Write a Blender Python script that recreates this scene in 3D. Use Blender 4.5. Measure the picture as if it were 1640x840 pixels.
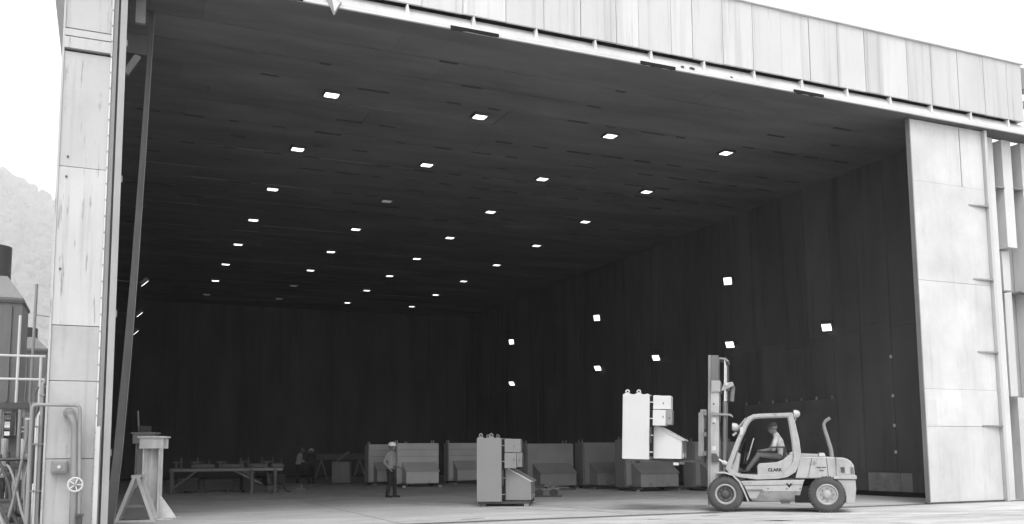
import bpy, bmesh, math, random
import numpy as np
from mathutils import Vector, Matrix
R = math.radians
random.seed(7)
for o in list(bpy.data.objects): bpy.data.objects.remove(o, do_unlink=True)
S = bpy.context.scene
COL = S.collection

# ------------------------------------------------------------------ camera, sky, sun, exposure
YAW, PITCH, ROLL = 0.41089, 0.10896, -0.00742
fw = Vector((math.sin(YAW)*math.cos(PITCH), math.cos(YAW)*math.cos(PITCH), math.sin(PITCH)))
rt = fw.cross(Vector((0, 0, 1))).normalized(); up = rt.cross(fw)
r2 = rt*math.cos(ROLL) + up*math.sin(ROLL); u2 = up*math.cos(ROLL) - rt*math.sin(ROLL)
cam = bpy.data.objects.new('camera', bpy.data.cameras.new('camera')); COL.objects.link(cam)
m = Matrix((r2, u2, -fw)).transposed().to_4x4(); m.translation = (0, 0, 1.404)
cam.matrix_world = m
cam.data.sensor_width = 36; cam.data.lens = 36*1487.2/1640; cam.data.shift_y = 0.0872
cam.data.clip_start = 0.1; cam.data.clip_end = 8000
S.camera = cam

SUN_EL, SUN_AZ = R(56), math.atan2(-0.36, -0.93)          # azimuth measured from +Y towards +X
W = bpy.data.worlds.new('World'); S.world = W; W.use_nodes = True
nt = W.node_tree; nt.nodes.clear()
sky = nt.nodes.new('ShaderNodeTexSky'); sky.sky_type = 'NISHITA'; sky.sun_disc = False
sky.sun_elevation = SUN_EL; sky.sun_rotation = SUN_AZ; sky.air_density = 1.0; sky.dust_density = 5.0; sky.ozone_density = 1.0
bw = nt.nodes.new('ShaderNodeRGBToBW')                      # a black and white photograph
bg = nt.nodes.new('ShaderNodeBackground'); bg.inputs['Strength'].default_value = 0.12
wo = nt.nodes.new('ShaderNodeOutputWorld')
cl = nt.nodes.new('ShaderNodeMath'); cl.operation = 'ADD'; cl.inputs[1].default_value = 8.0   # an even bright cloud cover over the whole sky
nt.links.new(sky.outputs[0], bw.inputs[0]); nt.links.new(bw.outputs[0], cl.inputs[0]); nt.links.new(cl.outputs[0], bg.inputs['Color']); nt.links.new(bg.outputs[0], wo.inputs['Surface'])
sl = bpy.data.lights.new('sun', 'SUN'); sl.energy = 0.7; sl.angle = R(16); sl.color = (1, 1, 1)
so = bpy.data.objects.new('sun', sl); COL.objects.link(so)
sd = Vector((math.sin(SUN_AZ)*math.cos(SUN_EL), math.cos(SUN_AZ)*math.cos(SUN_EL), math.sin(SUN_EL)))
so.rotation_euler = sd.to_track_quat('Z', 'Y').to_euler(); so.location = (0, -20, 40)
S.view_settings.view_transform = 'Standard'; S.view_settings.look = 'None'
S.view_settings.gamma = 1; S.view_settings.use_curve_mapping = False
S.view_settings.exposure = 0.35
try:
    S.cycles.max_bounces = 8; S.cycles.diffuse_bounces = 5; S.cycles.volume_bounces = 2
except Exception: pass

# ------------------------------------------------------------------ materials
MATS = {}
def mat(name, col, rough=.6, metal=0, var=.12, scale=(1, 1, 1), fine=.06, streak=0, streak_scale=(5, 5, .25),
        spots=0, spot_scale=(2, 2, .7), spot_col=.08, spot_lo=.66, rand=0, bump=0, bump_scale=40, emit=0, dirt_z=None, spec=.5):
    if name in MATS: return MATS[name]
    mt = bpy.data.materials.new(name); mt.use_nodes = True; t = mt.node_tree; N = t.nodes; L = t.links
    b = N['Principled BSDF']; b.inputs['Roughness'].default_value = rough; b.inputs['Metallic'].default_value = metal
    b.inputs['Specular IOR Level'].default_value = spec
    def math_(op, a, c, clamp=False):
        n = N.new('ShaderNodeMath'); n.operation = op; n.use_clamp = clamp
        for i, v in enumerate((a, c)):
            if isinstance(v, (int, float)): n.inputs[i].default_value = v
            else: L.new(v, n.inputs[i])
        return n.outputs[0]
    pos = N.new('ShaderNodeNewGeometry').outputs['Position']
    def noise(sc, size=1, det=4, ro=.6):
        mp = N.new('ShaderNodeMapping'); mp.inputs['Scale'].default_value = sc; L.new(pos, mp.inputs['Vector'])
        n = N.new('ShaderNodeTexNoise'); n.inputs['Scale'].default_value = size; n.inputs['Detail'].default_value = det
        n.inputs['Roughness'].default_value = ro; L.new(mp.outputs[0], n.inputs['Vector']); return n.outputs['Fac']
    def ramp(f, lo, hi):
        n = N.new('ShaderNodeMapRange'); n.inputs['From Min'].default_value = lo; n.inputs['From Max'].default_value = hi
        L.new(f, n.inputs['Value']); return n.outputs[0]
    v = math_('ADD', 1 - var, math_('MULTIPLY', ramp(noise(scale), .3, .7), 2*var))
    if fine: v = math_('MULTIPLY', v, math_('ADD', 1 - fine, math_('MULTIPLY', noise((1, 1, 1), 30, 5, .7), 2*fine)))
    if streak: v = math_('MULTIPLY', v, math_('SUBTRACT', 1, math_('MULTIPLY', ramp(noise(streak_scale, 1, 5, .65), .52, .75), streak)))
    if rand:
        oi = N.new('ShaderNodeObjectInfo'); v = math_('MULTIPLY', v, math_('ADD', 1 - rand, math_('MULTIPLY', oi.outputs['Random'], 2*rand)))
    v = math_('MULTIPLY', v, col)
    if spots:
        f = math_('MULTIPLY', ramp(noise(spot_scale, 1.3, 6, .7), spot_lo, spot_lo + .08), spots, True)
        mx = N.new('ShaderNodeMix'); L.new(f, mx.inputs[0]); L.new(v, mx.inputs[2]); mx.inputs[3].default_value = spot_col; v = mx.outputs[0]
    cc = N.new('ShaderNodeCombineColor')
    for i in range(3): L.new(v, cc.inputs[i])
    L.new(cc.outputs[0], b.inputs['Base Color'])
    if bump:
        bp = N.new('ShaderNodeBump'); bp.inputs['Strength'].default_value = bump; bp.inputs['Distance'].default_value = .02
        L.new(noise((1, 1, 1), bump_scale, 5, .7), bp.inputs['Height']); L.new(bp.outputs[0], b.inputs['Normal'])
    if emit:
        b.inputs['Emission Color'].default_value = (1, 1, 1, 1); b.inputs['Emission Strength'].default_value = emit
    MATS[name] = mt; return mt
WHITE = mat('white_painted_steel', .48, .55, var=.13, scale=(.9, .9, .7), streak=.16, streak_scale=(5, 5, .3), spots=.35, spot_scale=(3, 3, 1.1), spot_col=.28, spot_lo=.61, rand=.06, bump=.15, bump_scale=6)
WHITE2 = mat('clean_white_steel', .5, .5, var=.05, streak=.1, rand=.03)
FASCIA = mat('fascia_sheet', .45, .55, var=.07, scale=(.8, .8, .3), streak=.3, streak_scale=(6, 6, .12), spots=.45, spot_scale=(7, 7, .35), spot_col=.25, spot_lo=.6, rand=.09)
TOWER = mat('tower_sheet', .39, .6, var=.09, scale=(1, 1, .6), streak=.22, streak_scale=(7, 7, .3), spots=.75, spot_scale=(9, 9, .8), spot_col=.12, spot_lo=.6, rand=.06, bump=.15, bump_scale=6)
TOWER2 = mat('tower_sheet_lower', .345, .65, var=.12, scale=(1.4, 1.4, .8), streak=.25, streak_scale=(7, 7, .3), spots=.6, spot_scale=(8, 8, 1), spot_col=.12, spot_lo=.6, rand=.06, bump=.15, bump_scale=6)  # slightly darker tone for the lower post sheets
CHAN = mat('grey_channel', .2, .55, var=.12, streak=.25, streak_scale=(9, 9, .3), rand=.15)
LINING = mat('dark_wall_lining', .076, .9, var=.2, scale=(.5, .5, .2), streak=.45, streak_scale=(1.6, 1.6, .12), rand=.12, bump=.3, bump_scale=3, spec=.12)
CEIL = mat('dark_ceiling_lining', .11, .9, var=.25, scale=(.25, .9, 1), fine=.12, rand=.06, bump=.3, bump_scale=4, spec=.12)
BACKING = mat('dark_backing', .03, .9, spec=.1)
CONC = None
MACH = mat('machine_paint', .205, .5, var=.04, rand=.03, bump=.05)
MACHW = mat('machine_paint_pale', .5, .5, var=.04, rand=.02)
MACHD = mat('machine_paint_row', .56, .6, var=.08, rand=.08)
GAP = mat('black_gap', .015, .9, spec=.1)
FORK = mat('forklift_paint', .33, .5, var=.12, scale=(2.5, 2.5, 2.5), fine=.08, streak=.25, streak_scale=(7, 7, 1.2), spots=.6, spot_scale=(4, 4, 3), spot_lo=.6, spot_col=.13, bump=.1, bump_scale=8)
FORKG = mat('forklift_grey', .3, .5, var=.1)
MAST = mat('mast_steel', .13, .5, .3, var=.15)
DARK = mat('dark_steel', .06, .55, .3, var=.2)
MID = mat('grey_steel', .2, .55, .2, var=.2, streak=.2)
PALE = mat('pale_steel', .5, .5, var=.15, streak=.25, spots=.4, spot_scale=(6, 6, 3), spot_col=.2)
CHROME = mat('bright_rod', .6, .25, .9, var=.05)
TYRE = mat('tyre_rubber', .055, .85, var=.25, scale=(3, 3, 3), fine=.15)
RIM = mat('wheel_rim', .3, .5, var=.15, scale=(9, 9, 9))
SEAT = mat('black_vinyl', .025, .5)
LENS = mat('lens_plastic', .35, .2, var=.1)
SKIN = mat('skin', .15, .55, var=.05)
CAP = mat('dark_cap', .03, .8)
HELMET = mat('white_hard_hat', .8, .3, var=.02)
SHIRTP = mat('pale_shirt', .42, .85, var=.12, scale=(9, 9, 9), spec=.1)
SHIRTG = mat('grey_work_shirt', .26, .85, var=.15, scale=(9, 9, 9), spec=.1)
SHIRTD = mat('dark_work_shirt', .05, .85, spec=.1)
TROUG = mat('grey_trousers', .11, .85, var=.15, scale=(9, 9, 9), spec=.1)
TROUD = mat('dark_trousers', .03, .85, spec=.1)
SHOE = mat('black_boots', .02, .6)
TANK = mat('tank_paint', .12, .6, var=.15, streak=.25)
RAIL = mat('white_rail', .45, .5, var=.1)
HOSE = mat('black_hose', .05, .6)
LAMPON = mat('lamp_lens_lit', .8, .3, emit=1.9)
LAMPDIM = mat('lamp_lens_failing', .5, .3, emit=.12)
BENCH = mat('bench_steel', .11, .6, var=.2)

def concrete():
    mt = bpy.data.materials.new('concrete'); mt.use_nodes = True; t = mt.node_tree; N = t.nodes; L = t.links; b = N['Principled BSDF']
    b.inputs['Roughness'].default_value = .75; b.inputs['Specular IOR Level'].default_value = .35
    pos = N.new('ShaderNodeNewGeometry').outputs['Position']
    def noise(sc, det=5, ro=.65, rot=0):
        mp = N.new('ShaderNodeMapping'); mp.inputs['Scale'].default_value = sc; mp.inputs['Rotation'].default_value = (0, 0, rot); L.new(pos, mp.inputs['Vector'])
        n = N.new('ShaderNodeTexNoise'); n.inputs['Scale'].default_value = 1; n.inputs['Detail'].default_value = det; n.inputs['Roughness'].default_value = ro
        L.new(mp.outputs[0], n.inputs['Vector']); return n.outputs['Fac']
    def mr(f, a, c, lo, hi):
        n = N.new('ShaderNodeMapRange'); n.inputs[1].default_value = a; n.inputs[2].default_value = c; n.inputs[3].default_value = lo; n.inputs[4].default_value = hi
        L.new(f, n.inputs[0]); return n.outputs[0]
    def mul(a, c):
        n = N.new('ShaderNodeMath'); n.operation = 'MULTIPLY'
        for i, v in enumerate((a, c)):
            if isinstance(v, (int, float)): n.inputs[i].default_value = v
            else: L.new(v, n.inputs[i])
        return n.outputs[0]
    v = mul(mr(noise((.25, .35, 1)), .3, .7, .82, 1.12), mr(noise((.35, 2.2, 1), 6, .7, .35), .35, .7, .74, 1.14))   # patches, tyre streaks
    v = mul(v, mr(noise((14, 14, 14), 6, .75), .25, .75, .88, 1.12))
    v = mul(v, mr(noise((1.1, 1.6, 1), 7, .75), .58, .72, 1, .55))                                                        # oil and rust stains
    v = mul(v, .5)
    cc = N.new('ShaderNodeCombineColor')
    for i in range(3): L.new(v, cc.inputs[i])
    L.new(cc.outputs[0], b.inputs['Base Color'])
    bp = N.new('ShaderNodeBump'); bp.inputs['Strength'].default_value = .25; bp.inputs['Distance'].default_value = .01
    L.new(noise((25, 25, 25)), bp.inputs['Height']); L.new(bp.outputs[0], b.inputs['Normal'])
    return mt
CONC = concrete()
HILL = mat('hill_soil', .09, .95, var=.4, scale=(.008, .008, .008), fine=0)
FOREST = mat('forest_leaves', .07, .95, var=.45, scale=(.02, .02, .02), fine=0)

# ------------------------------------------------------------------ mesh helpers
class MB:
    def __init__(s): s.v = []; s.f = []
    def add(s, vs, fs):
        n = len(s.v); s.v += [tuple(p) for p in vs]; s.f += [tuple(i + n for i in f) for f in fs]; return s
    def box(s, x0, x1, y0, y1, z0, z1, M=None):
        vs = [Vector((x, y, z)) for z in (z0, z1) for y in (y0, y1) for x in (x0, x1)]
        if M is not None: vs = [M @ p for p in vs]
        return s.add(vs, [(0, 2, 3, 1), (4, 5, 7, 6), (0, 1, 5, 4), (2, 6, 7, 3), (0, 4, 6, 2), (1, 3, 7, 5)])
    def bar(s, a, b, w, h, upv=(0, 0, 1)):
        a = Vector(a); b = Vector(b); d = (b - a); L = d.length; d.normalize(); u = Vector(upv)
        if abs(d.dot(u)) > .98: u = Vector((0, 1, 0))
        x = d.cross(u).normalized(); z = x.cross(d)
        M = Matrix((x, d, z)).transposed().to_4x4(); M.translation = a
        return s.box(-w/2, w/2, 0, L, -h/2, h/2, M)
    def prism(s, poly, a0, a1, axis='y'):                 # poly in (x,z) for axis y; (y,z) for axis x; (x,y) for axis z
        P = {'y': lambda p, a: (p[0], a, p[1]), 'x': lambda p, a: (a, p[0], p[1]), 'z': lambda p, a: (p[0], p[1], a)}[axis]
        n = len(poly)
        return s.add([P(p, a0) for p in poly] + [P(p, a1) for p in poly],
                     [tuple(range(n)), tuple(range(2*n - 1, n - 1, -1))] + [(i, n + i, n + (i + 1) % n, (i + 1) % n) for i in range(n)])
    def ringprism(s, outer, inner, y0, y1):               # a closed band between two outlines with the same count
        n = len(outer); vs = [(p[0], y, p[1]) for y in (y0, y1) for pl in (outer, inner) for p in pl]; fs = []
        for i in range(n):
            j = (i + 1) % n
            fs += [(i, j, n + j, n + i), (2*n + i, 3*n + i, 3*n + j, 2*n + j), (i, 2*n + i, 2*n + j, j), (n + i, n + j, 3*n + j, 3*n + i)]
        return s.add(vs, fs)
    def tube(s, pts, r, seg=10, caps=True):
        pts = [Vector(p) for p in pts]; n = len(pts); rs = r if isinstance(r, (list, tuple)) else [r]*n
        u = None; vs = []; fs = []
        for i, p in enumerate(pts):
            d = (pts[min(i + 1, n - 1)] - pts[max(i - 1, 0)]).normalized()
            if u is None: u = d.orthogonal().normalized()
            u = (u - d*u.dot(d)).normalized(); w = d.cross(u)
            vs += [p + (u*math.cos(2*math.pi*k/seg) + w*math.sin(2*math.pi*k/seg))*rs[i] for k in range(seg)]
        for i in range(n - 1):
            for k in range(seg):
                j = (k + 1) % seg; fs.append((i*seg + k, i*seg + j, (i + 1)*seg + j, (i + 1)*seg + k))
        if caps: fs += [tuple(range(seg - 1, -1, -1)), tuple(range((n - 1)*seg, n*seg))]
        return s.add(vs, fs)
    def lathe(s, prof, c=(0, 0, 0), axis='z', seg=24, closed=False, caps=True):   # prof: (radius, height)
        c = Vector(c); A = {'z': (Vector((1, 0, 0)), Vector((0, 1, 0)), Vector((0, 0, 1))), 'y': (Vector((0, 0, 1)), Vector((1, 0, 0)), Vector((0, 1, 0))),
             'x': (Vector((0, 1, 0)), Vector((0, 0, 1)), Vector((1, 0, 0)))}[axis]
        vs = []; fs = []; n = len(prof)
        for r, h in prof: vs += [c + A[2]*h + (A[0]*math.cos(2*math.pi*k/seg) + A[1]*math.sin(2*math.pi*k/seg))*r for k in range(seg)]
        for i in range(n if closed else n - 1):
            i2 = (i + 1) % n
            for k in range(seg): j = (k + 1) % seg; fs.append((i*seg + k, i*seg + j, i2*seg + j, i2*seg + k))
        if not closed and caps:
            if prof[0][0] > 1e-4: fs.append(tuple(range(seg - 1, -1, -1)))
            if prof[-1][0] > 1e-4: fs.append(tuple(range((n - 1)*seg, n*seg)))
        return s.add(vs, fs)
    def build(s, name, material, parent=None, bevel=0, smooth=False, loc=None):
        me = bpy.data.meshes.new(name); me.from_pydata(s.v, [], s.f)
        b = bmesh.new(); b.from_mesh(me); bmesh.ops.recalc_face_normals(b, faces=b.faces); b.to_mesh(me); b.free()
        me.materials.append(material); o = bpy.data.objects.new(name, me); COL.objects.link(o)
        if parent: o.parent = parent
        if loc: o.location = loc
        if smooth:
            for p in me.polygons: p.use_smooth = True
            me.set_sharp_from_angle(angle=R(40))
        if bevel:
            md = o.modifiers.new('bevel', 'BEVEL'); md.width = bevel; md.segments = 2; md.limit_method = 'ANGLE'; md.angle_limit = R(35)
        return o
def tag(o, label=None, cat=None, group=None, kind=None):
    if label: o['label'] = label
    if cat: o['category'] = cat
    if group: o['group'] = group
    if kind: o['kind'] = kind
    return o
def thing(name, label, cat, loc=(0, 0, 0), rz=0, group=None):
    o = bpy.data.objects.new(name, None); COL.objects.link(o); o.location = loc; o.rotation_euler = (0, 0, rz); o.empty_display_size = .2
    return tag(o, label, cat, group)
def copy_tree(o, parent=None):
    c = o.copy(); COL.objects.link(c); c.parent = parent
    for ch in list(o.children): copy_tree(ch, c)
    return c
def arc(cx, cz, r, a0, a1, n=6): return [(cx + r*math.cos(R(a0 + (a1 - a0)*i/n)), cz + r*math.sin(R(a0 + (a1 - a0)*i/n))) for i in range(n + 1)]

# ------------------------------------------------------------------ ground, hill
YO = 18.02; XR = 21.95; CZ = 10.46; YB = 58.0; XLW = 0.05
g = MB(); g.add([(-4000, -2000, 0), (4000, -2000, 0), (4000, 5000, 0), (-4000, 5000, 0)], [(0, 1, 2, 3)])
tag(g.build('ground', CONC), kind='structure')
# sliding-door track: two flat steel rails with a dark slot, and slab joints
tr = tag(MB().box(-6, 30, 17.86, 17.93, .001, .012).box(-6, 30, 18.13, 18.2, .001, .012).build('door_track', MID), kind='structure')
MB().box(-6, 30, 17.935, 18.125, .001, .004).build('slot', BACKING, tr)
j = MB()
for y in (12.2, 24.6, 31, 37.5, 44): j.box(-8 if y < 18 else .8, 30 if y < 18 else 21.8, y, y + .03, .001, .0045)
for x in (5.5, 10.9, 16.4): j.box(x, x + .025, 18.25, 57.5, .001, .005)
tag(j.build('slab_joints', mat('joint_filler', .27, .9)), kind='structure')
pt = MB()
for (x, y, a, w, d) in ((12.2, 17.2, .2, .5, .12), (10.6, 16.9, .1, .35, .1), (14.2, 20.4, -.2, .3, .2), (7.3, 18.9, .3, .6, .1)):
    M = Matrix.Translation((x, y, 0)) @ Matrix.Rotation(a, 4, 'Z'); pt.box(-w/2, w/2, -d/2, d/2, .001, .0042, M)
tag(pt.build('floor_patches', mat('floor_patch', .16, .8)), kind='structure')

tm = MB()
for (cx, cy, r_, a0_, a1_) in ((2.0, 4.0, 14.2, 15, 75), (2.0, 4.0, 15.5, 15, 75), (24, 30, 15.5, 195, 262), (24, 30, 16.7, 195, 262), (10, -6, 21.5, 60, 110)):
    vs_ = []; n_ = 40
    for i in range(n_ + 1):
        a = R(a0_ + (a1_ - a0_)*i/n_); w_ = .11 + .03*math.sin(i*2.1)
        vs_ += [(cx + (r_ - w_)*math.cos(a), cy + (r_ - w_)*math.sin(a), .0025), (cx + (r_ + w_)*math.cos(a), cy + (r_ + w_)*math.sin(a), .0025)]
    tm.add(vs_, [(2*i, 2*i + 1, 2*i + 3, 2*i + 2) for i in range(n_)])
tag(tm.build('tyre_marks', mat('tyre_mark', .36, .8, var=.25, scale=(2, 2, 1), fine=.15)), kind='structure')
def hill_h(x, y):
    from mathutils import noise
    base = 850*math.exp(-((x + 825)/1050)**2)*math.exp(-((y - 2700)/825)**2) + 525*math.exp(-((x - 1250)/1250)**2)*math.exp(-((y - 3250)/875)**2)
    n = noise.fractal(Vector((x*.0024, y*.0024, 3.3)), 1, 2, 5)
    return base*(1 + .16*n) - 4
hv = []; hf = []; NX, NY = 130, 70
for jy in range(NY):
    for ix in range(NX): x = -2750 + ix*40; y = 1400 + jy*35; hv.append((x, y, hill_h(x, y)))
for jy in range(NY - 1):
    for ix in range(NX - 1): k = jy*NX + ix; hf.append((k, k + 1, k + NX + 1, k + NX))
tag(MB().add(hv, hf).build('hill', HILL, smooth=True), kind='structure')
fb = MB(); rnd = random.Random(3)
ico = bmesh.new(); bmesh.ops.create_icosphere(ico, subdivisions=2, radius=1); iv = [v.co.copy() for v in ico.verts]; iff = [tuple(v.index for v in f.verts) for f in ico.faces]; ico.free()
for k in range(3600):
    x = rnd.uniform(-650, 150); y = rnd.uniform(1750, 2800); s = rnd.uniform(7, 16)
    if rnd.random() < .12: continue
    z = hill_h(x, y)
    fb.add([(x + p.x*s*rnd.uniform(.75, 1.2), y + p.y*s*rnd.uniform(.75, 1.2), z + s*.8 + p.z*s*rnd.uniform(.8, 1.25)) for p in iv], iff)
tag(fb.build('forest', FOREST), 'hazy wooded slope behind the left door post', 'forest', kind='stuff')

# ------------------------------------------------------------------ the hall
hall = thing('industrial_hall', 'large steel hall with a wide open doorway and dark lined interior', 'building', (11, YO, 0))
def hp(mb, name, mt, parent=None, **k):                    # a part of the hall, given in world coordinates
    o = mb.build(name, mt, hall if parent is None else parent, **k)
    if parent is None: o.location = (-11, -YO, 0)
    return o
wall = hp(MB().box(XR + .06, XR + .4, 18.75, YB + .3, 0, 12.2), 'side_wall', BACKING)
y = 18.8; k = 0
while y < YB - .1:                                          # lining sheets of the right wall, lapped unevenly
    w = random.choice((1.2, 1.2, 1.25, 1.18)); y1 = min(y + w, YB); d = random.uniform(0, .03)
    zs = [.16, random.uniform(4.9, 5.4), CZ + .02]
    for a, b in ((zs[0], zs[1]), (zs[1], zs[2])):
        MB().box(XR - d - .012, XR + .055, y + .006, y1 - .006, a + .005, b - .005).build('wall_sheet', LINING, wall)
    if k % 4 == 2: MB().box(XR - .075, XR - .045, y1 - .03, y1 + .03, .8, CZ).build('batten', LINING, wall)
    y = y1; k += 1
for y0, y1, m_ in ((18.9, 20.6, LINING), (20.62, 21.05, MID), (21.07, 22.35, mat('pale_patch', .17, .7, var=.3, scale=(3, 3, 3))), (22.37, 23.4, LINING), (23.42, 28.5, LINING)):
    MB().box(XR - .13, XR - .05, y0, y1, .16, .72).build('skirting_board', m_, wall)
gate = MB().box(XR - .12, XR - .05, 23.6, 28.4, .75, 3.1).build('wall_hatch', mat('hatch_steel', .075, .6, var=.25, streak=.3), wall)
for i in range(7): MB().box(XR - .14, XR - .09, 23.75 + i*.75, 23.8 + i*.75, 3.1, 3.2).build('hatch_lug', MID, wall)
studs = MB()
for z in (1.3, 2.1, 3.0, 4.2): studs.box(XR - .07, XR - .03, 21.24, 21.3, z, z + .09)
studs.build('bolt_row', MACHD, wall)
lw = hp(MB().box(XLW - .4, XLW - .02, 20.6, YB + .3, 0, 12.2), 'side_wall', BACKING)
y = 20.6
while y < YB - .1:
    y1 = min(y + 2.4, YB); MB().box(XLW - .015, XLW + random.uniform(.01, .03), y + .006, y1 - .006, .1, CZ).build('wall_sheet', LINING, lw); y = y1
hp(MB().box(-.45, XLW - .402, 18.6, YB + .3, 0, 12.2), 'outer_cladding', FASCIA)
bwall = hp(MB().box(XLW + .05, XR, YB + .06, YB + .4, 0, 12.2), 'back_wall', BACKING)
x = XLW + .05
while x < XR - .1:
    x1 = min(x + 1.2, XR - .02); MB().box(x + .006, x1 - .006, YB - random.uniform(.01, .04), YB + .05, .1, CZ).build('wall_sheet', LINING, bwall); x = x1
ceil = hp(MB().box(-.9, XR + .4, 18.35, YB + .4, CZ + .06, CZ + .4), 'ceiling', BACKING)
rows = 34; dy = (YB - 18.4)/rows
for r_ in range(rows):
    xs = [-.85]; x = -.85 + random.uniform(1.5, 4.0)
    while x < XR - .8: xs.append(x); x += 4.1
    xs.append(XR)
    for a, b in zip(xs, xs[1:]):
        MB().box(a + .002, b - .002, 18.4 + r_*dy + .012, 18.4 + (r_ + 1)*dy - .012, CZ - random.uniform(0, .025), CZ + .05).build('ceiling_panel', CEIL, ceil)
dash = MB()
for r_ in range(0, rows):                                  # sagging joint strips
    yy = 18.4 + r_*dy; x = random.uniform(.2, 1.2); dens = random.choice((.15, .5, .8)) if r_ < 14 else .2
    while x < 21:
        L_ = random.uniform(.25, .8)
        if random.random() < dens: dash.box(x, x + L_, yy - random.uniform(.02, .05), yy + random.uniform(.015, .03), CZ - random.uniform(.035, .05), CZ - .027)
        x += 1.17
tag(dash.build('joint_strip', mat('joint_dark', .03, .9), ceil), kind='stuff')
hp(MB().box(-1.5, 24.0, 18.6, YB + .4, 12.21, 12.4), 'roof', WHITE2)
# header over the doorway: fascia sheets above, recessed web with gussets, lip below
fas = hp(MB().box(-1.2, 23.85, 18.2, 18.34, 10.76, 12.44), 'fascia', DARK)  # dark colour deepens the shadow seen under the fascia sheets
MB().box(23.7, 23.848, 17.835, 18.195, 10.76, 12.44).build('end_plate', FASCIA, fas)
x = -1.2; k = 0
while x < 23.8:
    x1 = min(x + random.choice((.88, .92, .9, 1.0, .6)), 23.85)
    MB().box(x + .007, x1 - .007, 17.78 - random.uniform(0, .018), 17.83, 10.74 + random.uniform(0, .012), 12.44).build('fascia_sheet', FASCIA, fas); x = x1
MB().box(-1.25, 23.9, 17.7, 18.5, 12.45, 12.52).build('coping', MACHD, fas, bevel=.01)
en = MB().box(23.9, 24.05, 17.8, 18.3, 11.75, 12.4).box(24.06, 24.2, 17.9, 18.2, 11.7, 11.85).box(23.9, 24.3, 17.9, 18.25, 11.3, 11.45)
en.build('end_bracket', MID, fas)
beam = hp(MB().prism([(18.16, 10.72), (17.93, 10.715), (17.72, 10.41), (17.72, 10.395), (18.16, 10.395)], -1.2, 27, 'x'), 'header_beam', WHITE)
MB().box(-1.2, 27, 17.7, 17.76, 10.335, 10.39).build('bottom_lip', WHITE2, beam)
MB().box(-1.2, 27, 18.165, 18.34, 10.40, 10.75).build('back_plate', DARK, beam); MB().box(-1.2, 27, 17.762, 18.36, 10.35, 10.392).build('soffit', CEIL, beam)  # back plate coloured dark to blacken the shaded cavity behind the fascia
for i in range(-4, 14):
    x = 6.91 + i*1.482
    MB().prism([(x - .06, 10.46), (x + .06, 10.46), (x + .014, 10.735), (x - .014, 10.735)], 17.77, 17.92, 'y').build('gusset', WHITE2, beam)
for x0, x1 in ((2.5, 3.25), (6.35, 7.45), (11.0, 11.95), (15.45, 16.4), (0.5, 1.3)):
    sg = MB()
    n = 9; top = [(x0 + (x1 - x0)*i/n, 10.395) for i in range(n + 1)]; bot = [(x0 + (x1 - x0)*i/n, 10.325 - random.uniform(.0, .03)) for i in range(n + 1)]
    sg.prism(top + bot[::-1], 17.675, 17.697, 'y'); sg.build('torn_rubber_seal', GAP, beam)
for x, z in ((12.15, 10.49), (12.4, 10.5), (12.45, 10.49), (13.55, 10.45)):
    MB().box(x, x + .07, 17.72, 17.85, z - .06, z - .01).build('rust_scab', DARK, beam)
# right side: box columns and stiffener plates of the outer frame
fr = hp(MB().box(22.42, 29, 18.75, 19.05, 0, 10.36), 'outer_frame', mat('frame_web_shaded', .3, .6, var=.08, streak=.25))  # web coloured darker to deepen the shade between the columns
for x0, x1, z0 in ((22.73, 23.1, 0), (23.46, 23.84, 7.15), (24.25, 24.6, 0), (25.0, 25.4, 0), (26.4, 26.8, 0)):
    MB().box(x0, x1, 18.25, 18.74, z0, 10.33).build('column', WHITE2, fr, bevel=.008)
for x0, x1, zs in ((23.11, 23.455, (2.85, 5.85, 8.87)), (23.85, 24.24, (2.6, 5.87, 8.9)), (24.61, 24.99, (2.8, 5.9, 8.9))):
    for z in zs: MB().box(x0, x1, 18.22, 18.74, z, z + .035).build('stiffener', CHAN, fr)
MB().box(23.5, 23.82, 18.3, 18.74, 0, 2.85).build('infill_plate', WHITE, fr)
MB().box(23.5, 23.8, 18.5, 18.74, 2.86, 7.1).build('infill_plate', FASCIA, fr)

# sliding leaf parked on the right
leaf = thing('sliding_door', 'white steel sliding door leaf parked beside the right jamb', 'door', (19.57, 18.0, .02))
zc = [0.02, 2.0, 2.98, 5.88, 8.6, 10.3]
for i, (a, b) in enumerate(zip(zc, zc[1:])):
    xs = [0, 2.72] if i != 4 else [0, 1.85, 2.72]
    for x0, x1 in zip(xs, xs[1:]):
        MB().box(x0 + .03, x1 - .003, -.03 - random.uniform(0, .012), .1, a + .003, b - .003).build('door_sheet', WHITE, leaf)
MB().box(0, .03, -.05, .09, .0, 10.3).build('edge_strip', CHAN, leaf)
MB().box(.05, 2.72, -.06, .15, -.01, .03).build('bottom_rail', DARK, leaf)
MB().box(2.73, 2.83, -.14, .2, 0, 10.3).build('edge_channel', FASCIA, leaf)
for z in (1.99, 4.0, 6.01, 8.09):
    MB().prism([(2.05, -.045), (2.72, -.16), (2.72, -.045)], z, z + .04, 'z').build('stiffener', CHAN, leaf)
for x in (.5, 2.3):
    MB().box(x - .12, x + .12, -.02, .06, 10.3, 10.38).build('hanger', MID, leaf)
MB().box(.08, .42, -.05, -.043, 2.05, 2.7).build('repair_plate', WHITE2, leaf)

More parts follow.
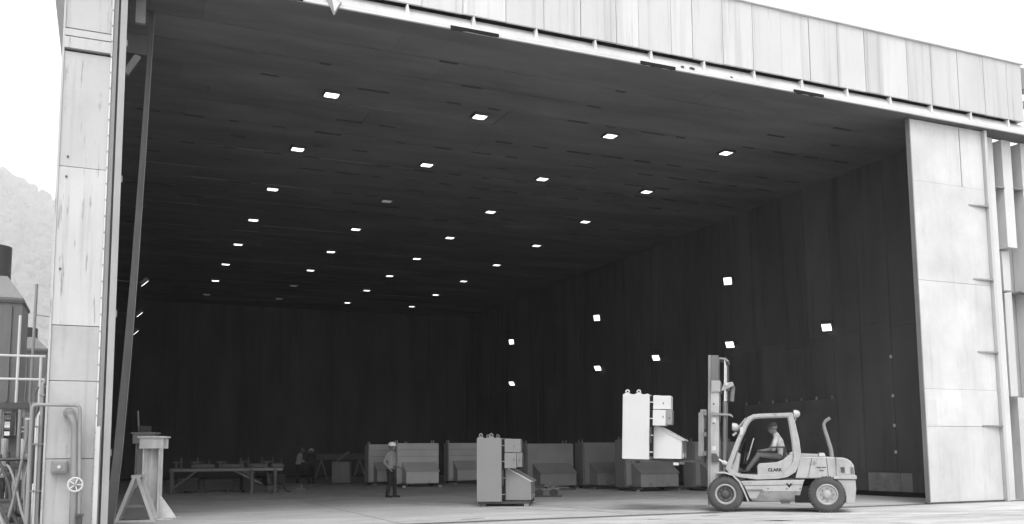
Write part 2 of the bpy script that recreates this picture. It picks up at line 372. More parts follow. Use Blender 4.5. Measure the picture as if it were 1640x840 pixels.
# left door post
tw = thing('door_post', 'tall pale steel door post with rusty sheets at left of the doorway', 'door post', (-.56, 18.02, 0))
MB().box(-.38, .36, .06, .5, 0, 12.4).build('core', BACKING, tw)
for a, b, dd in ((0, 1.36, .012), (1.36, 2.72, .004), (2.72, 3.7, .01), (3.7, 6.57, .002), (6.57, 8.72, .008), (8.76, 8.98, -.05), (9.0, 9.14, -.02), (9.16, 12.4, .01)):
    MB().box(-.395, .37, -.015 + dd, .055, a + .006, b - .006).build('post_sheet', TOWER if a > 3.6 else TOWER2, tw)
MB().box(-.43, -.397, -.04, .5, 0, 12.4).build('corner_angle', TOWER, tw)
MB().box(.372, .4, -.03, .5, 0, 12.4).build('corner_angle', PALE, tw)
rb = MB()
for i in range(38): rb.box(.376, .396, -.038, -.03, .3 + i*.3, .33 + i*.3)
rb.build('rivet_row', MID, tw)
for x, z in ((-.27, 6.38), (-.26, 6.75), (-.3, 4.7)):
    MB().tube([(x, .02, z), (x, -.035, z)], .02, 8).build('bolt', DARK, tw)
# guide channel at its inner side
gc = thing('guide_channel', 'grey vertical steel guide channel along the inner edge of the door post', 'channel', (-.08, 18.05, 0))
MB().box(-.075, .0, -.03, .3, 0, 12.3).build('flange', CHAN, gc); MB().box(.006, .03, .03, .3, 0, 12.3).build('web', DARK, gc)
MB().box(.036, .15, -.05, .3, 0, 12.3).build('flange', mat('channel_pale', .27, .55, var=.12, streak=.25, streak_scale=(9, 9, .3)), gc)
for z in (1.4, 3.9, 6.4, 9.0): MB().box(.15, .175, .02, .1, z, z + .12).build('clip', MID, gc)
ca = thing('corner_guard', 'short white angle guard at the foot of the door post', 'guard', (-.14, 17.93, 0))
MB().box(-.035, .035, -.012, 0, 0, 1.92).build('front_leg', RAIL, ca); MB().box(.023, .035, .0, .06, 0, 1.92).build('side_leg', RAIL, ca)

# narrow inner leaf with a bowed free edge
il = thing('bowed_edge_strip', 'tall bowed steel edge strip leaning just inside the left door post', 'edge strip', (0.1, 18.7, 0))
prof = [(a, b) for b, a in [(0.02, .06), (0.25, .09), (1.4, .18), (3.0, .26), (5.0, .34), (7.5, .41), (10.0, .47), (10.4, .48)]]
n = len(prof)
def ribbon(off0, off1, y0, y1, name, mt, tap=0):
    vs = []; fs = []
    for (x, z) in prof:
        t_ = tap*(1 - z/10.4)
        vs += [(x + off0 - t_, y0, z), (x + off1, y0, z), (x + off1, y1, z), (x + off0 - t_, y1, z)]
    for i in range(n - 1):
        for q in range(4): fs.append((i*4 + q, i*4 + (q + 1) % 4, (i + 1)*4 + (q + 1) % 4, (i + 1)*4 + q))
    fs += [(0, 1, 2, 3), (n*4 - 1, n*4 - 2, n*4 - 3, n*4 - 4)]
    return MB().add(vs, fs).build(name, mt, il)
ribbon(-.075, 0, .78, .8, 'edge_flange', mat('strip_steel', .085, .6, var=.2, streak=.3, streak_scale=(9, 9, .5)), .09)
ribbon(.002, .014, .76, .84, 'edge_lip', CHAN)
MB().box(-.05, .36, .5, .74, 9.35, 9.75).build('top_box', mat('box_grey', .06, .7), il)
MB().box(.12, .3, .0, .09, 9.78, 10.35).build('bracket_plate', MID, il)
MB().bar((-.02, .6, 8.95), (.2, .6, 9.35), .1, .12).build('knee_brace', CHAN, il)

# hanging triangular bracket under the header
hb = thing('hanging_bracket', 'small triangular steel bracket hanging from the header beam', 'bracket', (3.84, 17.73, 10.5))
MB().prism([(-.17, .06), (.19, -.06), (.03, -.36)], -.05, -.03, 'y').build('plate', CHAN, hb)
MB().prism([(-.03, -.02), (.15, -.08), (.03, -.3)], -.09, -.052, 'y').build('rib', PALE, hb)
MB().tube([(.05, -.04, .3), (.05, -.04, -.02)], .018, 8).build('hanger_rod', MID, hb)

# ------------------------------------------------------------------ lamps
ORD = ['first', 'second', 'third', 'fourth', 'fifth', 'sixth', 'seventh', 'eighth']
CO = ['leftmost', 'second from left', 'third from left', 'rightmost']
def ceiling_lamp(lit):
    o = bpy.data.objects.new('ceiling_lamp', None); COL.objects.link(o)
    hs = MB().ringprism([(-.21, -.19), (.21, -.19), (.21, .19), (-.21, .19)], [(-.18, -.16), (.18, -.16), (.18, .16), (-.18, .16)], -.05, .09)
    hs.v = [(x, z, y) for x, y, z in hs.v]
    h = hs.build('housing', DARK, o)
    MB().box(-.178, .178, -.158, .158, .055, .085).build('back_plate', DARK, o)
    MB().prism([(-.176, -.025), (-.13, -.045), (.13, -.045), (.176, -.025), (.176, .05), (-.176, .05)], -.156, .156, 'y').build('lens', LAMPON if lit else LAMPDIM, o)
    return o
LP = {True: ceiling_lamp(True), False: ceiling_lamp(False)}; used = {True: 0, False: 0}
for jr in range(8):
    for ic in range(4):
        lit = (ic, jr) not in ((1, 2), (0, 7), (1, 7), (1, 6))
        o = LP[lit] if not used[lit] else copy_tree(LP[lit]); used[lit] = 1
        o.location = (4.884 + ic*4.0123, 22.453 + jr*4.5311, CZ - .035)
        tag(o, ('lit' if lit else 'unlit dim') + f' ceiling lamp, {CO[ic]} in the {ORD[jr]} row from the doorway', 'ceiling lamp', 'square lamps in the hall ceiling')
def wall_lamp(tilt=-22):
    o = bpy.data.objects.new('wall_lamp', None); COL.objects.link(o)
    T = Matrix.Rotation(R(38), 4, 'Z') @ Matrix.Rotation(R(tilt), 4, 'Y')
    MB().box(-.02, .14, -.19, .19, -.18, .18, T).build('housing', DARK, o, bevel=.01)
    MB().box(-.04, -.021, -.145, .145, -.135, .135, T).build('lens', LAMPON, o)
    b = MB().bar((.08, -.205, -.02), (.4, -.205, .1), .03, .05).bar((.08, .205, -.02), (.4, .205, .1), .03, .05); b.build('bracket', DARK, o)
    return o
for lvl, z, ks in (('upper', 7.93, (1, 3, 5)), ('lower', 5.475, (0, 1, 2, 3, 5))):
    w0 = None
    for n_, k in enumerate(ks):
        o = wall_lamp(-18 if lvl == 'upper' else -46) if w0 is None else copy_tree(w0); w0 = w0 or o
        o.location = (XR - .2, 23.8 + 5.2337*k, z)
        tag(o, f'lit square floodlight on right wall, {ORD[n_]} from the doorway in the {lvl} row', 'floodlight', 'floodlights on the right wall')
for i, (yy, zz) in enumerate(((31.3, 6.85), (35.9, 6.5), (40.5, 6.4))):
    o = copy_tree(w0); o.location = (.92, yy, zz); o.rotation_euler = (0, 0, math.pi - R(28)); o.scale = (.8, .8, .8); MB().bar((.1, 0, 0), (.95, .5, .05), .05, .05).build('arm', DARK, o)
    tag(o, f'floodlight on the left wall seen edge-on, {ORD[i]} from the doorway', 'floodlight', 'floodlights on the left wall')

# ------------------------------------------------------------------ hopper machines
def machine(paint, boxes=True):
    o = bpy.data.objects.new('hopper_machine', None); COL.objects.link(o)
    c = MB().box(0, .66, 0, 1.95, .13, 1.8).build('cabinet', paint, o, bevel=.008)
    MB().box(.665, .735, .03, 1.92, .2, 1.76).build('recess', GAP if boxes else paint, o)  # with boxes, a black block paints the shade of the open hinge gap
    for z in (.32, .75, 1.18, 1.6): MB().box(.664, .75, -.004, .03, z - .012, z + .012).build('hinge', paint, o)
    if boxes: MB().box(.68, .71, -.02, .025, .55, .95).build('latch_bar', DARK, o)
    for y in (.12, 1.83):
        for x in (.1, .38):
            l = MB().ringprism([(x + .055*math.cos(R(a)) , 1.875 + .055*math.sin(R(a))) for a in range(0, 360, 30)], [(x + .026*math.cos(R(a)), 1.875 + .026*math.sin(R(a))) for a in range(0, 360, 30)], y - .01, y + .01)
            l.box(x - .075, x + .075, y - .012, y + .012, 1.8, 1.83); l.build('lifting_lug', paint, o)
    hop = MB().prism([(.74, .16), (1.42, .16), (1.42, .64), (.80, .98), (.74, .98)], .22, 1.72, 'y').build('hopper', paint, o, bevel=.006)
    MB().bar((.77, .97, 1.015), (1.47, .97, .63), 1.54, .022).build('lid', paint, hop)
    MB().bar((.8, .205, 1.0), (1.44, .205, .645), .02, .035).build('edge_bar', RAIL if boxes else paint, hop)
    MB().bar((.8, 1.735, 1.0), (1.44, 1.735, .645), .02, .035).build('edge_bar', paint, hop)
    for y in (.6, 1.3): MB().box(1.421, 1.45, y - .05, y + .05, .2, .3).build('clip', paint, hop)
    MB().box(.74, .9 if boxes else .77, .1 if boxes else .01, 1.85 if boxes else 1.94, 1.06 if boxes else .2, 1.78).build('upper_panel', paint, o, bevel=.006)
    if boxes:
        b1 = MB().box(.74, 1.17, .04, .55, 1.42, 1.77).build('control_box', paint, o, bevel=.008)
        b2 = MB().box(.74, 1.05, .0, .5, 1.0, 1.4).build('control_box', paint, o, bevel=.008)
        b3 = MB().box(1.053, 1.2, .05, .48, 1.03, 1.41).build('junction_box', MID if paint is MACH else MACH, o, bevel=.008)  # darker box added to paint the shaded end face of the control boxes
        for z in (1.55, 1.2): MB().box(.98, 1.0, -.012 if z < 1.4 else .028, .0 if z < 1.4 else .04, z, z + .05).build('handle', DARK, o)
        MB().box(1.12, 1.15, .038, .05, 1.18, 1.22).build('handle', DARK, o)
    else:
        for z in (1.25, 1.52): MB().box(.771, .782, .05, 1.9, z, z + .012).build('panel_rib', MID, o)
    MB().box(.02, 1.4, .1, .3, .07, .13).build('skid', DARK, o); MB().box(.02, 1.4, 1.65, 1.85, .07, .13).build('skid', DARK, o)
    for x in (.16, 1.3):
        for y in (.14, 1.81): MB().box(x - .06, x + .06, y - .06, y + .06, 0, .07).build('foot', paint if x > 1 else DARK, o)
    return o
FA = YAW + R(15)                                            # forklift and front machines stand nearly square to the road
M0 = machine(MACH); M0.location = (9.0, 23.05, 0); M0.rotation_euler = (0, 0, -YAW - R(5))
tag(M0, 'grey hopper machine standing on the floor in the doorway right of the worker', 'machine')
M1 = machine(MACHW); M1['label'] = 'white hopper machine raised on the forks of the forklift'; M1['category'] = 'machine'
row = machine(MACHD, False); row2 = machine(mat('machine_paint_row_dull', .22, .7, var=.12, streak=.15, rand=.12), False); seen = set()
for x, yf, lab in ((11.95, 40.9, 'hopper machine in the background row, leftmost, partly hidden behind the standing worker'),
                   (12.3, 37.6, 'hopper machine in the background row just right of the standing worker'),
                   (15.6, 40.3, 'hopper machine in the background row half hidden by the grey machine in the doorway'),
                   (15.75, 31.9, 'hopper machine in the background row behind the small trolley'),
                   (18.05, 31.6, 'hopper machine in the background row, left of and below the raised white machine'),
                   (18.15, 28.6, 'hopper machine in the background row directly beneath the raised white machine'),
                   (20.45, 27.6, 'hopper machine in the background row behind the forklift mast')):
    src = row if yf > 33 else row2; o = copy_tree(src) if src.name in seen else src; seen.add(src.name)
    o.location = (x - .975, yf + 1.42, 0); o.rotation_euler = (0, 0, -math.pi/2)
    o.scale = (1, random.uniform(.95, 1.05), random.uniform(.97, 1.05)); o.rotation_euler.z += random.uniform(-.05, .05); tag(o, lab, 'machine', 'hopper machines lined up in the hall')

# ------------------------------------------------------------------ forklift (side elevation drawn at 70 units a metre)
FK = thing('forklift_truck', 'white forklift truck with overhead guard and tall mast carrying a machine', 'forklift', (13.26, 18.06, 0), -FA)
def D(x, y): return ((x - 1163)/(71.8 if x > 1163 else 70), (822 - y)/70)
def DP(l): return [D(*p) for p in l]
FWD = 1.3
def wheel(x, y0, y1, front, near):
    w = y1 - y0; o_ = y0 if near else y1; s_ = 1 if near else -1; r = .41
    t = MB().lathe([(.235, .02), (.27, .0), (.35, .0), (.395, .03), (.41, .07), (.41, w - .07), (.395, w - .03), (.35, w), (.27, w), (.235, w - .02)], (x, y0, r), 'y', 36, True)
    ty = t.build('tyre', TYRE, None, smooth=True)
    wh = bpy.data.objects.new('wheel', None); COL.objects.link(wh); wh.parent = FK; ty.parent = wh
    lug = MB()
    for k in range(30):
        a = 2*math.pi*k/30
        M = Matrix.Translation((x, 0, r)) @ Matrix.Rotation(a, 4, 'Y')
        lug.box(-.018, .018, y0 + .015, y0 + w*.46, .385, .417, M); lug.box(.02, .056, y0 + w*.54, y1 - .015, .385, .417, M)
    lug.build('tread', TYRE, wh)
    dep = .1 if front else .03
    prof_ = [(.24, .01), (.22, .0), (.2, .012), (.19, dep), (.1, dep + .01), (.09, dep - .03), (.05, dep - .05), (0.001, dep - .05)]
    MB().lathe([(a, (b if near else -b)) for a, b in prof_[:4]], (x, o_, r), 'y', 30, False, False).build('rim', RIM, wh, smooth=True)
    MB().lathe([(a, (b if near else -b)) for a, b in prof_[3:]], (x, o_, r), 'y', 30, False, False).build('hub', DARK if front else RIM, wh, smooth=True)
    for k in range(8):
        a = 2*math.pi*k/8; cx = x + .14*math.cos(a); cz = r + .14*math.sin(a)
        MB().tube([(cx, o_ + s_*(dep - .02), cz), (cx, o_ + s_*(dep + .02), cz)], .018, 6).build('wheel_nut', MAST, wh)
wheel(0, 0, .3, True, True); wheel(0, FWD - .3, FWD, True, False)
wheel(2.255, .05, .33, False, True); wheel(2.255, FWD - .33, FWD - .05, False, False)
# chassis
MB().prism(DP([(1188, 772), (1291, 770), (1289, 773), (1284, 789), (1199, 789)]), .05, FWD - .05).build('chassis_skirt', FORK, FK, bevel=.012)
a0, a1, a2, a3 = DP([(1199, 789.2), (1284, 789.2), (1279, 806), (1206, 804)])
MB().add([(q[0], .052, q[1]) for q in (a0, a1)] + [(q[0], .2, q[1]) for q in (a2, a3)] + [(q[0], FWD - .052, q[1]) for q in (a0, a1)] + [(q[0], FWD - .2, q[1]) for q in (a2, a3)],
         [(0, 1, 2, 3), (4, 7, 6, 5), (0, 4, 5, 1), (1, 5, 6, 2), (2, 6, 7, 3), (3, 7, 4, 0)]).build('lower_skirt', FORK, FK)
MB().prism(DP([(1196, 784), (1221, 784), (1221, 787), (1213, 800), (1203, 800)]), .03, .05).build('step_plate', FORKG, FK)
MB().box(.5, .85, .0, .06, .5, .52).build('step', MAST, FK)
MB().prism(DP([(1190, 806), (1300, 806), (1300, 780), (1190, 780)]), .3, FWD - .3).build('underframe', DARK, FK)
MB().box(1.55, 1.95, .1, FWD - .1, .22, .6).build('axle_housing', GAP, FK)
MB().box(-.1, .12, .3, FWD - .3, .28, .54).build('drive_axle', DARK, FK)
MB().box(2.15, 2.37, .33, FWD - .33, .3, .52).build('steer_axle', DARK, FK)
MB().prism(DP([(1250, 803), (1268, 803), (1266, 808), (1252, 808)]), .1, .3).build('skid_plate', DARK, FK)
# front fender: bent strip over the front wheel
fe = [(1149, 757), (1163, 757), (1176, 761), (1188, 772), (1195, 788), (1201, 804)]
for y0, y1 in ((-.01, .32), (FWD - .32, FWD + .01)):
    outer = DP(fe); inner = DP([(x - (.6 if i < 3 else 2.4), y + (2.6 if i < 4 else 1)) for i, (x, y) in enumerate(fe)])
    MB().prism(outer + inner[::-1], y0, y1).build('fender', FORK, FK)
# overhead guard side frames: one continuous band
O = [(1164, 752), (1183, 706), (1197, 676), (1203, 668), (1212, 664), (1222, 663), (1276, 662), (1280, 680), (1285, 706), (1287, 728), (1285, 744), (1277, 758), (1264, 766), (1248, 769), (1215, 770), (1186, 766), (1170, 760)]
I = [(1173, 752), (1190, 708), (1203, 680), (1208, 673), (1215, 669), (1224, 668.5), (1269, 668), (1271, 682), (1274, 706), (1275, 727), (1274, 740), (1267, 751), (1257, 758), (1245, 761), (1216, 762), (1190, 761), (1179, 757)]
for y0, y1 in ((.12, .2), (FWD - .2, FWD - .12)):
    MB().ringprism(DP(O), DP(I), y0, y1).build('guard_frame', FORK, FK, bevel=.012)
gr = MB()
for i in range(7):
    x = .7 + i*.14; gr.box(x - .02, x + .02, .2, FWD - .2, 2.225, 2.268)
gr.build('guard_roof_bars', FORK, FK)
MB().bar((.28, .65, 1.9), (.52, .65, 2.18), .9, .03).build('guard_front_bar', FORK, FK)
# dash, floor, seat pod
MB().prism(DP([(1173, 756), (1185, 725), (1189, 729), (1184, 758)]), .2, FWD - .2).build('dash_panel', FORKG, FK)
MB().box(.3, 1.0, .2, FWD - .2, .84, .88).build('floor_plate', DARK, FK)
pod = DP([(1216, 764), (1216, 748), (1219, 744), (1248, 742), (1258, 738), (1266, 731), (1273, 729), (1275, 735), (1270, 750), (1260, 759), (1246, 763)])
MB().prism(pod, .15, FWD - .15).build('seat_pod', FORK, FK, bevel=.02)
st = MB().prism(DP([(1228, 742), (1252, 740), (1258, 735), (1260, 717), (1264, 717), (1265, 734), (1258, 741), (1240, 744)]), .42, .92).build('driver_seat', SEAT, FK, bevel=.02)
MB().box(1.02, 1.38, .3, .36, 1.47, 1.51).build('armrest', SEAT, FK)
MB().tube([(1.55, .3, 1.28), (1.52, .36, 1.33), (1.56, .42, 1.35), (1.6, .36, 1.3)], .055, 8).build('rag', PALE, FK, smooth=True)
# steering
sw = MB().lathe([(.17, -.013), (.183, 0), (.17, .013), (.157, 0)], (0, 0, 0), 'z', 24, True)
o = sw.build('steering_wheel', SEAT, FK, smooth=True); o.location = (.4, .65, 1.55); o.rotation_euler = (0, R(-62), 0)
MB().tube([(.29, .65, 1.28), (.4, .65, 1.55)], .022, 8).build('steering_column', SEAT, FK)
for i, x in enumerate((.42, .47)): MB().tube([(x, .95, 1.1), (x + .05, .95, 1.38)], .01, 6).build('lever', MAST, FK)
# hood and counterweight
MB().prism(DP([(1276, 768), (1286, 733), (1340, 734), (1344, 768)]), .1, FWD - .1).build('hood', FORK, FK, bevel=.025)
MB().prism(DP([(1285, 733.2), (1287, 728), (1314, 729), (1314, 733.2)]), .2, FWD - .2).build('radiator_cover', FORKG, FK, bevel=.01)
MB().prism(DP([(1315, 733.2), (1316, 727.5), (1324, 727.5), (1326, 733.2)]), .25, .6).build('tank_cap', RAIL, FK, bevel=.01)
MB().prism(DP([(1288, 767), (1297, 735), (1300, 735), (1291, 767)]), .094, .11).build('hood_rib', FORK, FK)
cw = DP([(1340.5, 768), (1340.5, 735), (1352, 735)] + [(1358, 737), (1364, 741), (1368, 748), (1369, 768)])
MB().prism(cw, .04, FWD - .04).build('counterweight', FORK, FK, bevel=.03)
MB().prism(DP([(1336, 764), (1371, 763), (1371.5, 769), (1336, 768.8)]), .02, FWD - .02).build('bumper_rim', FORK, FK, bevel=.008)
low = DP([(1340, 769.5)] + [(1347, 776), (1352, 786), (1354, 797), (1353, 807), (1365, 807), (1368, 800), (1370, 785), (1369.5, 769.5)])
MB().prism(low, .06, FWD - .06).build('counterweight_skirt', FORK, FK, bevel=.02)
MB().prism(DP([(1290, 769.5), (1339, 769.5), (1339, 800), (1285, 800)]), .34, FWD - .34).build('wheel_well', GAP, FK)
MB().prism(DP([(1347, 750), (1353, 750), (1353, 759), (1348, 759)]), .028, .045).build('rear_lamp', DARK, FK)
MB().prism(DP([(1354, 750), (1361, 750), (1361, 761), (1354, 761)]), .028, .045).build('rear_lamp', LENS, FK)
MB().prism(DP([(1362.5, 750), (1367, 751), (1367.5, 761), (1362.5, 761)]), .026, .045).build('rear_lamp', MAST, FK)
# exhaust
MB().tube([(2.42, .5, 1.26), (2.4, .5, 1.45), (2.28, .5, 1.92), (2.27, .5, 2.02), (2.31, .5, 2.09), (2.42, .5, 2.16)], [.05, .05, .045, .04, .04, .042], 12).build('exhaust_pipe', MID, FK, smooth=True)
# panel lines, latches, handle, hoses
for a, b in (((1303, 735.5), (1296, 767)), ((1326, 735.5), (1328, 767))): MB().prism(DP([a, (a[0] + .6, a[1]), (b[0] + .6, b[1]), b]), .085, .099).build('panel_line', DARK, FK)
MB().prism(DP([(1192, 779), (1287, 777.5), (1287, 778.2), (1192, 779.7)]), .044, .0495).build('panel_line', DARK, FK)
for px_ in (1232, 1262, 1283): MB().box(D(px_, 0)[0] - .012, D(px_, 0)[0] + .012, .036, .0495, .53, .555).build('bolt', DARK, FK)
for px_, py_ in ((1310, 751), (1318, 751), (1314, 756)): MB().box(D(px_, 0)[0], D(px_, 0)[0] + .1, .088, .0985, D(0, py_)[1], D(0, py_)[1] + .02).build('vent_slot', DARK, FK)
MB().tube([(D(1200, 0)[0], .1, 1.2), (D(1203, 0)[0], .05, 1.3), (D(1210, 0)[0], .05, 1.62), (D(1212, 0)[0], .1, 1.7)], .014, 8).build('grab_handle', FORKG, FK, smooth=True)
for q in (0, 1): MB().tube([(D(1155, 0)[0], .42 + .05*q, 2.9), (D(1157, 0)[0], .42 + .05*q, 1.8), (D(1161, 0)[0], .44 + .05*q, 1.0), (D(1170, 0)[0], .46, .82)], .016, 6).build('hydraulic_hose', HOSE, FK, smooth=True)
# lamps and mirrors
for nm, px, py, yy in (('work_lamp', 1181, 684, .06), ('work_lamp', 1281, 664, .2), ('work_lamp', 1181, 684, FWD - .06)):
    x, z = D(px, py); l = MB().lathe([(.03, .1), (.075, .07), (.095, .0), (.095, -.04), (.07, -.055)], (x, yy, z), 'x', 18)
    l.build(nm, LENS, FK, smooth=True)
MB().tube([D(1184, 693)[:1] + (.12,) + D(1184, 693)[1:], D(1178, 698)[:1] + (.1,) + D(1178, 698)[1:]], .03, 8).build('indicator', LENS, FK)
MB().box(*(D(1190, 0)[0], D(1195, 0)[0]), .1, .118, D(0, 697)[1], D(0, 684)[1]).build('mirror', RAIL, FK)
MB().tube([(D(1281, 0)[0], .2, D(0, 670)[1]), (D(1277, 0)[0], .18, D(0, 680)[1])], .02, 8).build('lamp_bracket', MID, FK)
# mast
for y0, sgn in ((.24, 1), (FWD - .24, -1)):
    ya, yb = (y0, y0 + .1) if sgn > 0 else (y0 - .1, y0)
    x0, z0 = D(1138, 812); x1, z1 = D(1152, 618)
    MB().box(x0, x1, ya, yb, z0, z1).build('outer_mast_rail', FORK, FK, bevel=.008)
    MB().box(x0 - .06, x0 - .002, ya, yb, z0, D(0, 563)[1]).build('mast_flange', MID, FK)
    MB().box(x0 + .004, x1 - .02, ya + .03 if sgn > 0 else ya - .0, yb if sgn > 0 else yb - .03, z1 + .02, D(0, 563)[1]).build('inner_mast_rail', MAST, FK)
    xc = D(1161, 0)[0]
    MB().tube([(xc, y0 + sgn*.05, .35), (xc, y0 + sgn*.05, D(0, 640)[1])], .05, 12).build('lift_cylinder', MAST, FK, smooth=True)
    MB().tube([(xc, y0 + sgn*.05, D(0, 641)[1]), (xc, y0 + sgn*.05, D(0, 570)[1])], .03, 10).build('cylinder_rod', CHROME, FK, smooth=True)
    MB().box(xc + .05, xc + .075, y0 + sgn*.05 - .02, y0 + sgn*.05 + .02, D(0, 640)[1], D(0, 572)[1]).build('chain', DARK, FK)
a_, b_ = D(1139, 625); c_, d_ = D(1154, 606)
MB().box(a_, c_, .2, FWD - .2, b_, d_).build('mast_crosshead', FORKG, FK, bevel=.008)
MB().prism(DP([(1155, 622), (1160, 610), (1174, 608), (1176, 614), (1158, 623)]), .2, FWD - .2).build('mast_bracket', FORKG, FK, bevel=.006)
MB().tube([D(1164, 0)[:1] + (.19,) + (D(0, 612)[1],), D(1164, 0)[:1] + (.16,) + (D(0, 612)[1],)], .04, 12).build('pulley', RAIL, FK)
MB().tube([(D(1174, 0)[0], .35, D(0, 616)[1]), (D(1172, 0)[0], .35, D(0, 640)[1])], .06, 12).build('hose_reel', MAST, FK, smooth=True)
MB().prism(DP([(1152, 570), (1152, 567), (1163, 568), (1168, 573), (1166, 575), (1161, 571)]), .2, FWD - .2).build('rod_bridge', MID, FK)
MB().prism(DP([(1140, 659), (1163, 661), (1171, 661), (1175, 665), (1174, 667), (1169, 664), (1140, 664)]), .18, .32).build('hose_guide', MID, FK)
MB().box(D(1137, 0)[0], D(1152, 0)[0], .2, FWD - .2, .3, .42).build('mast_foot', MAST, FK)
MB().prism(DP([(1140, 727), (1147, 727), (1152, 734), (1151, 741), (1140, 742)]), .16, .24).build('tilt_bracket', DARK, FK)
MB().tube([(D(1150, 0)[0], .22, D(0, 735)[1]), (D(1163, 0)[0], .22, D(0, 743)[1])], .028, 10).build('tilt_rod', CHROME, FK)
MB().tube([(D(1160, 0)[0], .22, D(0, 741)[1]), (D(1175, 0)[0], .24, D(0, 749)[1])], .05, 10).build('tilt_cylinder', RAIL, FK)
for x, z in ((1143, 645), (1143, 677)): MB().box(D(x, 0)[0] - .02, D(x, 0)[0] + .02, .236, .241, D(0, z)[1] - .02, D(0, z)[1] + .02).build('mast_mark', DARK, FK)
for z0, z1 in ((668, 676), (715, 722)): MB().box(D(1141, 0)[0], D(1147, 0)[0], .236, .2395, D(0, z1)[1], D(0, z0)[1]).build('mast_sticker', PALE, FK)
# carriage and forks
ZF = 1.175
for y in (.05, FWD - .05 - .13):
    MB().box(D(1119, 0)[0], D(1128, 0)[0], y, y + .13, 1.28, D(0, 660)[1]).build('backrest_post', MID, FK, bevel=.006)
for z in (1.3, 1.75, 2.25): MB().box(D(1129, 0)[0] - .03, D(1132, 0)[0], .0, FWD, z, z + .1).build('carriage_bar', MAST, FK)
MB().box(D(1122, 0)[0], D(1131, 0)[0], .05, FWD - .05, D(0, 661)[1], D(0, 655)[1]).build('backrest_top', MID, FK)
MB().box(D(1131, 0)[0], D(1138, 0)[0], .3, FWD - .3, 1.2, 1.9).build('carriage_block', DARK, FK)
for y in (.3, FWD - .44):
    MB().prism([(-.5, ZF - .055), (-1.9, ZF - .02), (-1.9, ZF - .002), (-.56, ZF - .002), (-.56, 1.95), (-.5, 1.95)], y, y + .14).build('fork', DARK, FK, bevel=.004)
MT = bpy.data.objects.new('mast', None); COL.objects.link(MT); MT.parent = FK; MT.location = (-.25, 0, .4); TILT = R(1.9); MT.rotation_euler = (0, TILT, 0)
for ch in list(FK.children):
    if ch.name.split('.')[0] in ('outer_mast_rail', 'mast_flange', 'inner_mast_rail', 'lift_cylinder', 'cylinder_rod', 'chain', 'mast_crosshead', 'mast_bracket', 'pulley', 'hose_reel', 'rod_bridge', 'hose_guide', 'mast_foot', 'tilt_bracket', 'mast_mark', 'mast_sticker', 'backrest_post', 'carriage_bar', 'backrest_top', 'carriage_block', 'fork'):
        ch.parent = MT; ch.location = (.25, 0, -.4)
# lettering on the pod
def letters(txt, size, x, y, z, mt, parent, name='lettering'):
    cu = bpy.data.curves.new(name, 'FONT'); cu.body = txt; cu.size = size; cu.extrude = .001; cu.offset = .004
    ob = bpy.data.objects.new(name, cu); COL.objects.link(ob)
    dg = bpy.context.evaluated_depsgraph_get(); me = bpy.data.meshes.new_from_object(ob.evaluated_get(dg)); bpy.data.objects.remove(ob, do_unlink=True)
    me.materials.clear(); me.materials.append(mt); o = bpy.data.objects.new(name, me); COL.objects.link(o); o.parent = parent
    o.location = (x, y, z); o.rotation_euler = (R(90), 0, 0); return o
letters('CLARK', .1, D(1233, 0)[0], .148, D(0, 756.5)[1], GAP, FK)
x, z = D(1266, 778)
MB().prism([(x - .08, z + .03), (x - .02, z + .03), (x, z - .02), (x + .02, z + .03), (x + .08, z + .03), (x + .03, z - .03), (x, z - .07), (x - .03, z - .03)], .044, .048).build('emblem', GAP, FK)

# the machine on the forks, standing on them
Mf = Matrix.Translation((13.26, 18.06, 0)) @ Matrix.Rotation(-FA, 4, 'Z')
Mm = Mf @ Matrix.Translation((-.25, 0, .4)) @ Matrix.Rotation(TILT, 4, 'Y') @ Matrix.Translation((.25, 0, -.4))
p = Mm @ Vector((D(996, 0)[0], -.28, ZF - .13*.92 + .002)); M1.location = p; M1.rotation_euler = (0, TILT, -FA); M1.scale = (.97, .97, .92)
for ch in list(M1.children):
    if ch.name.startswith('skid'): bpy.data.objects.remove(ch, do_unlink=True)

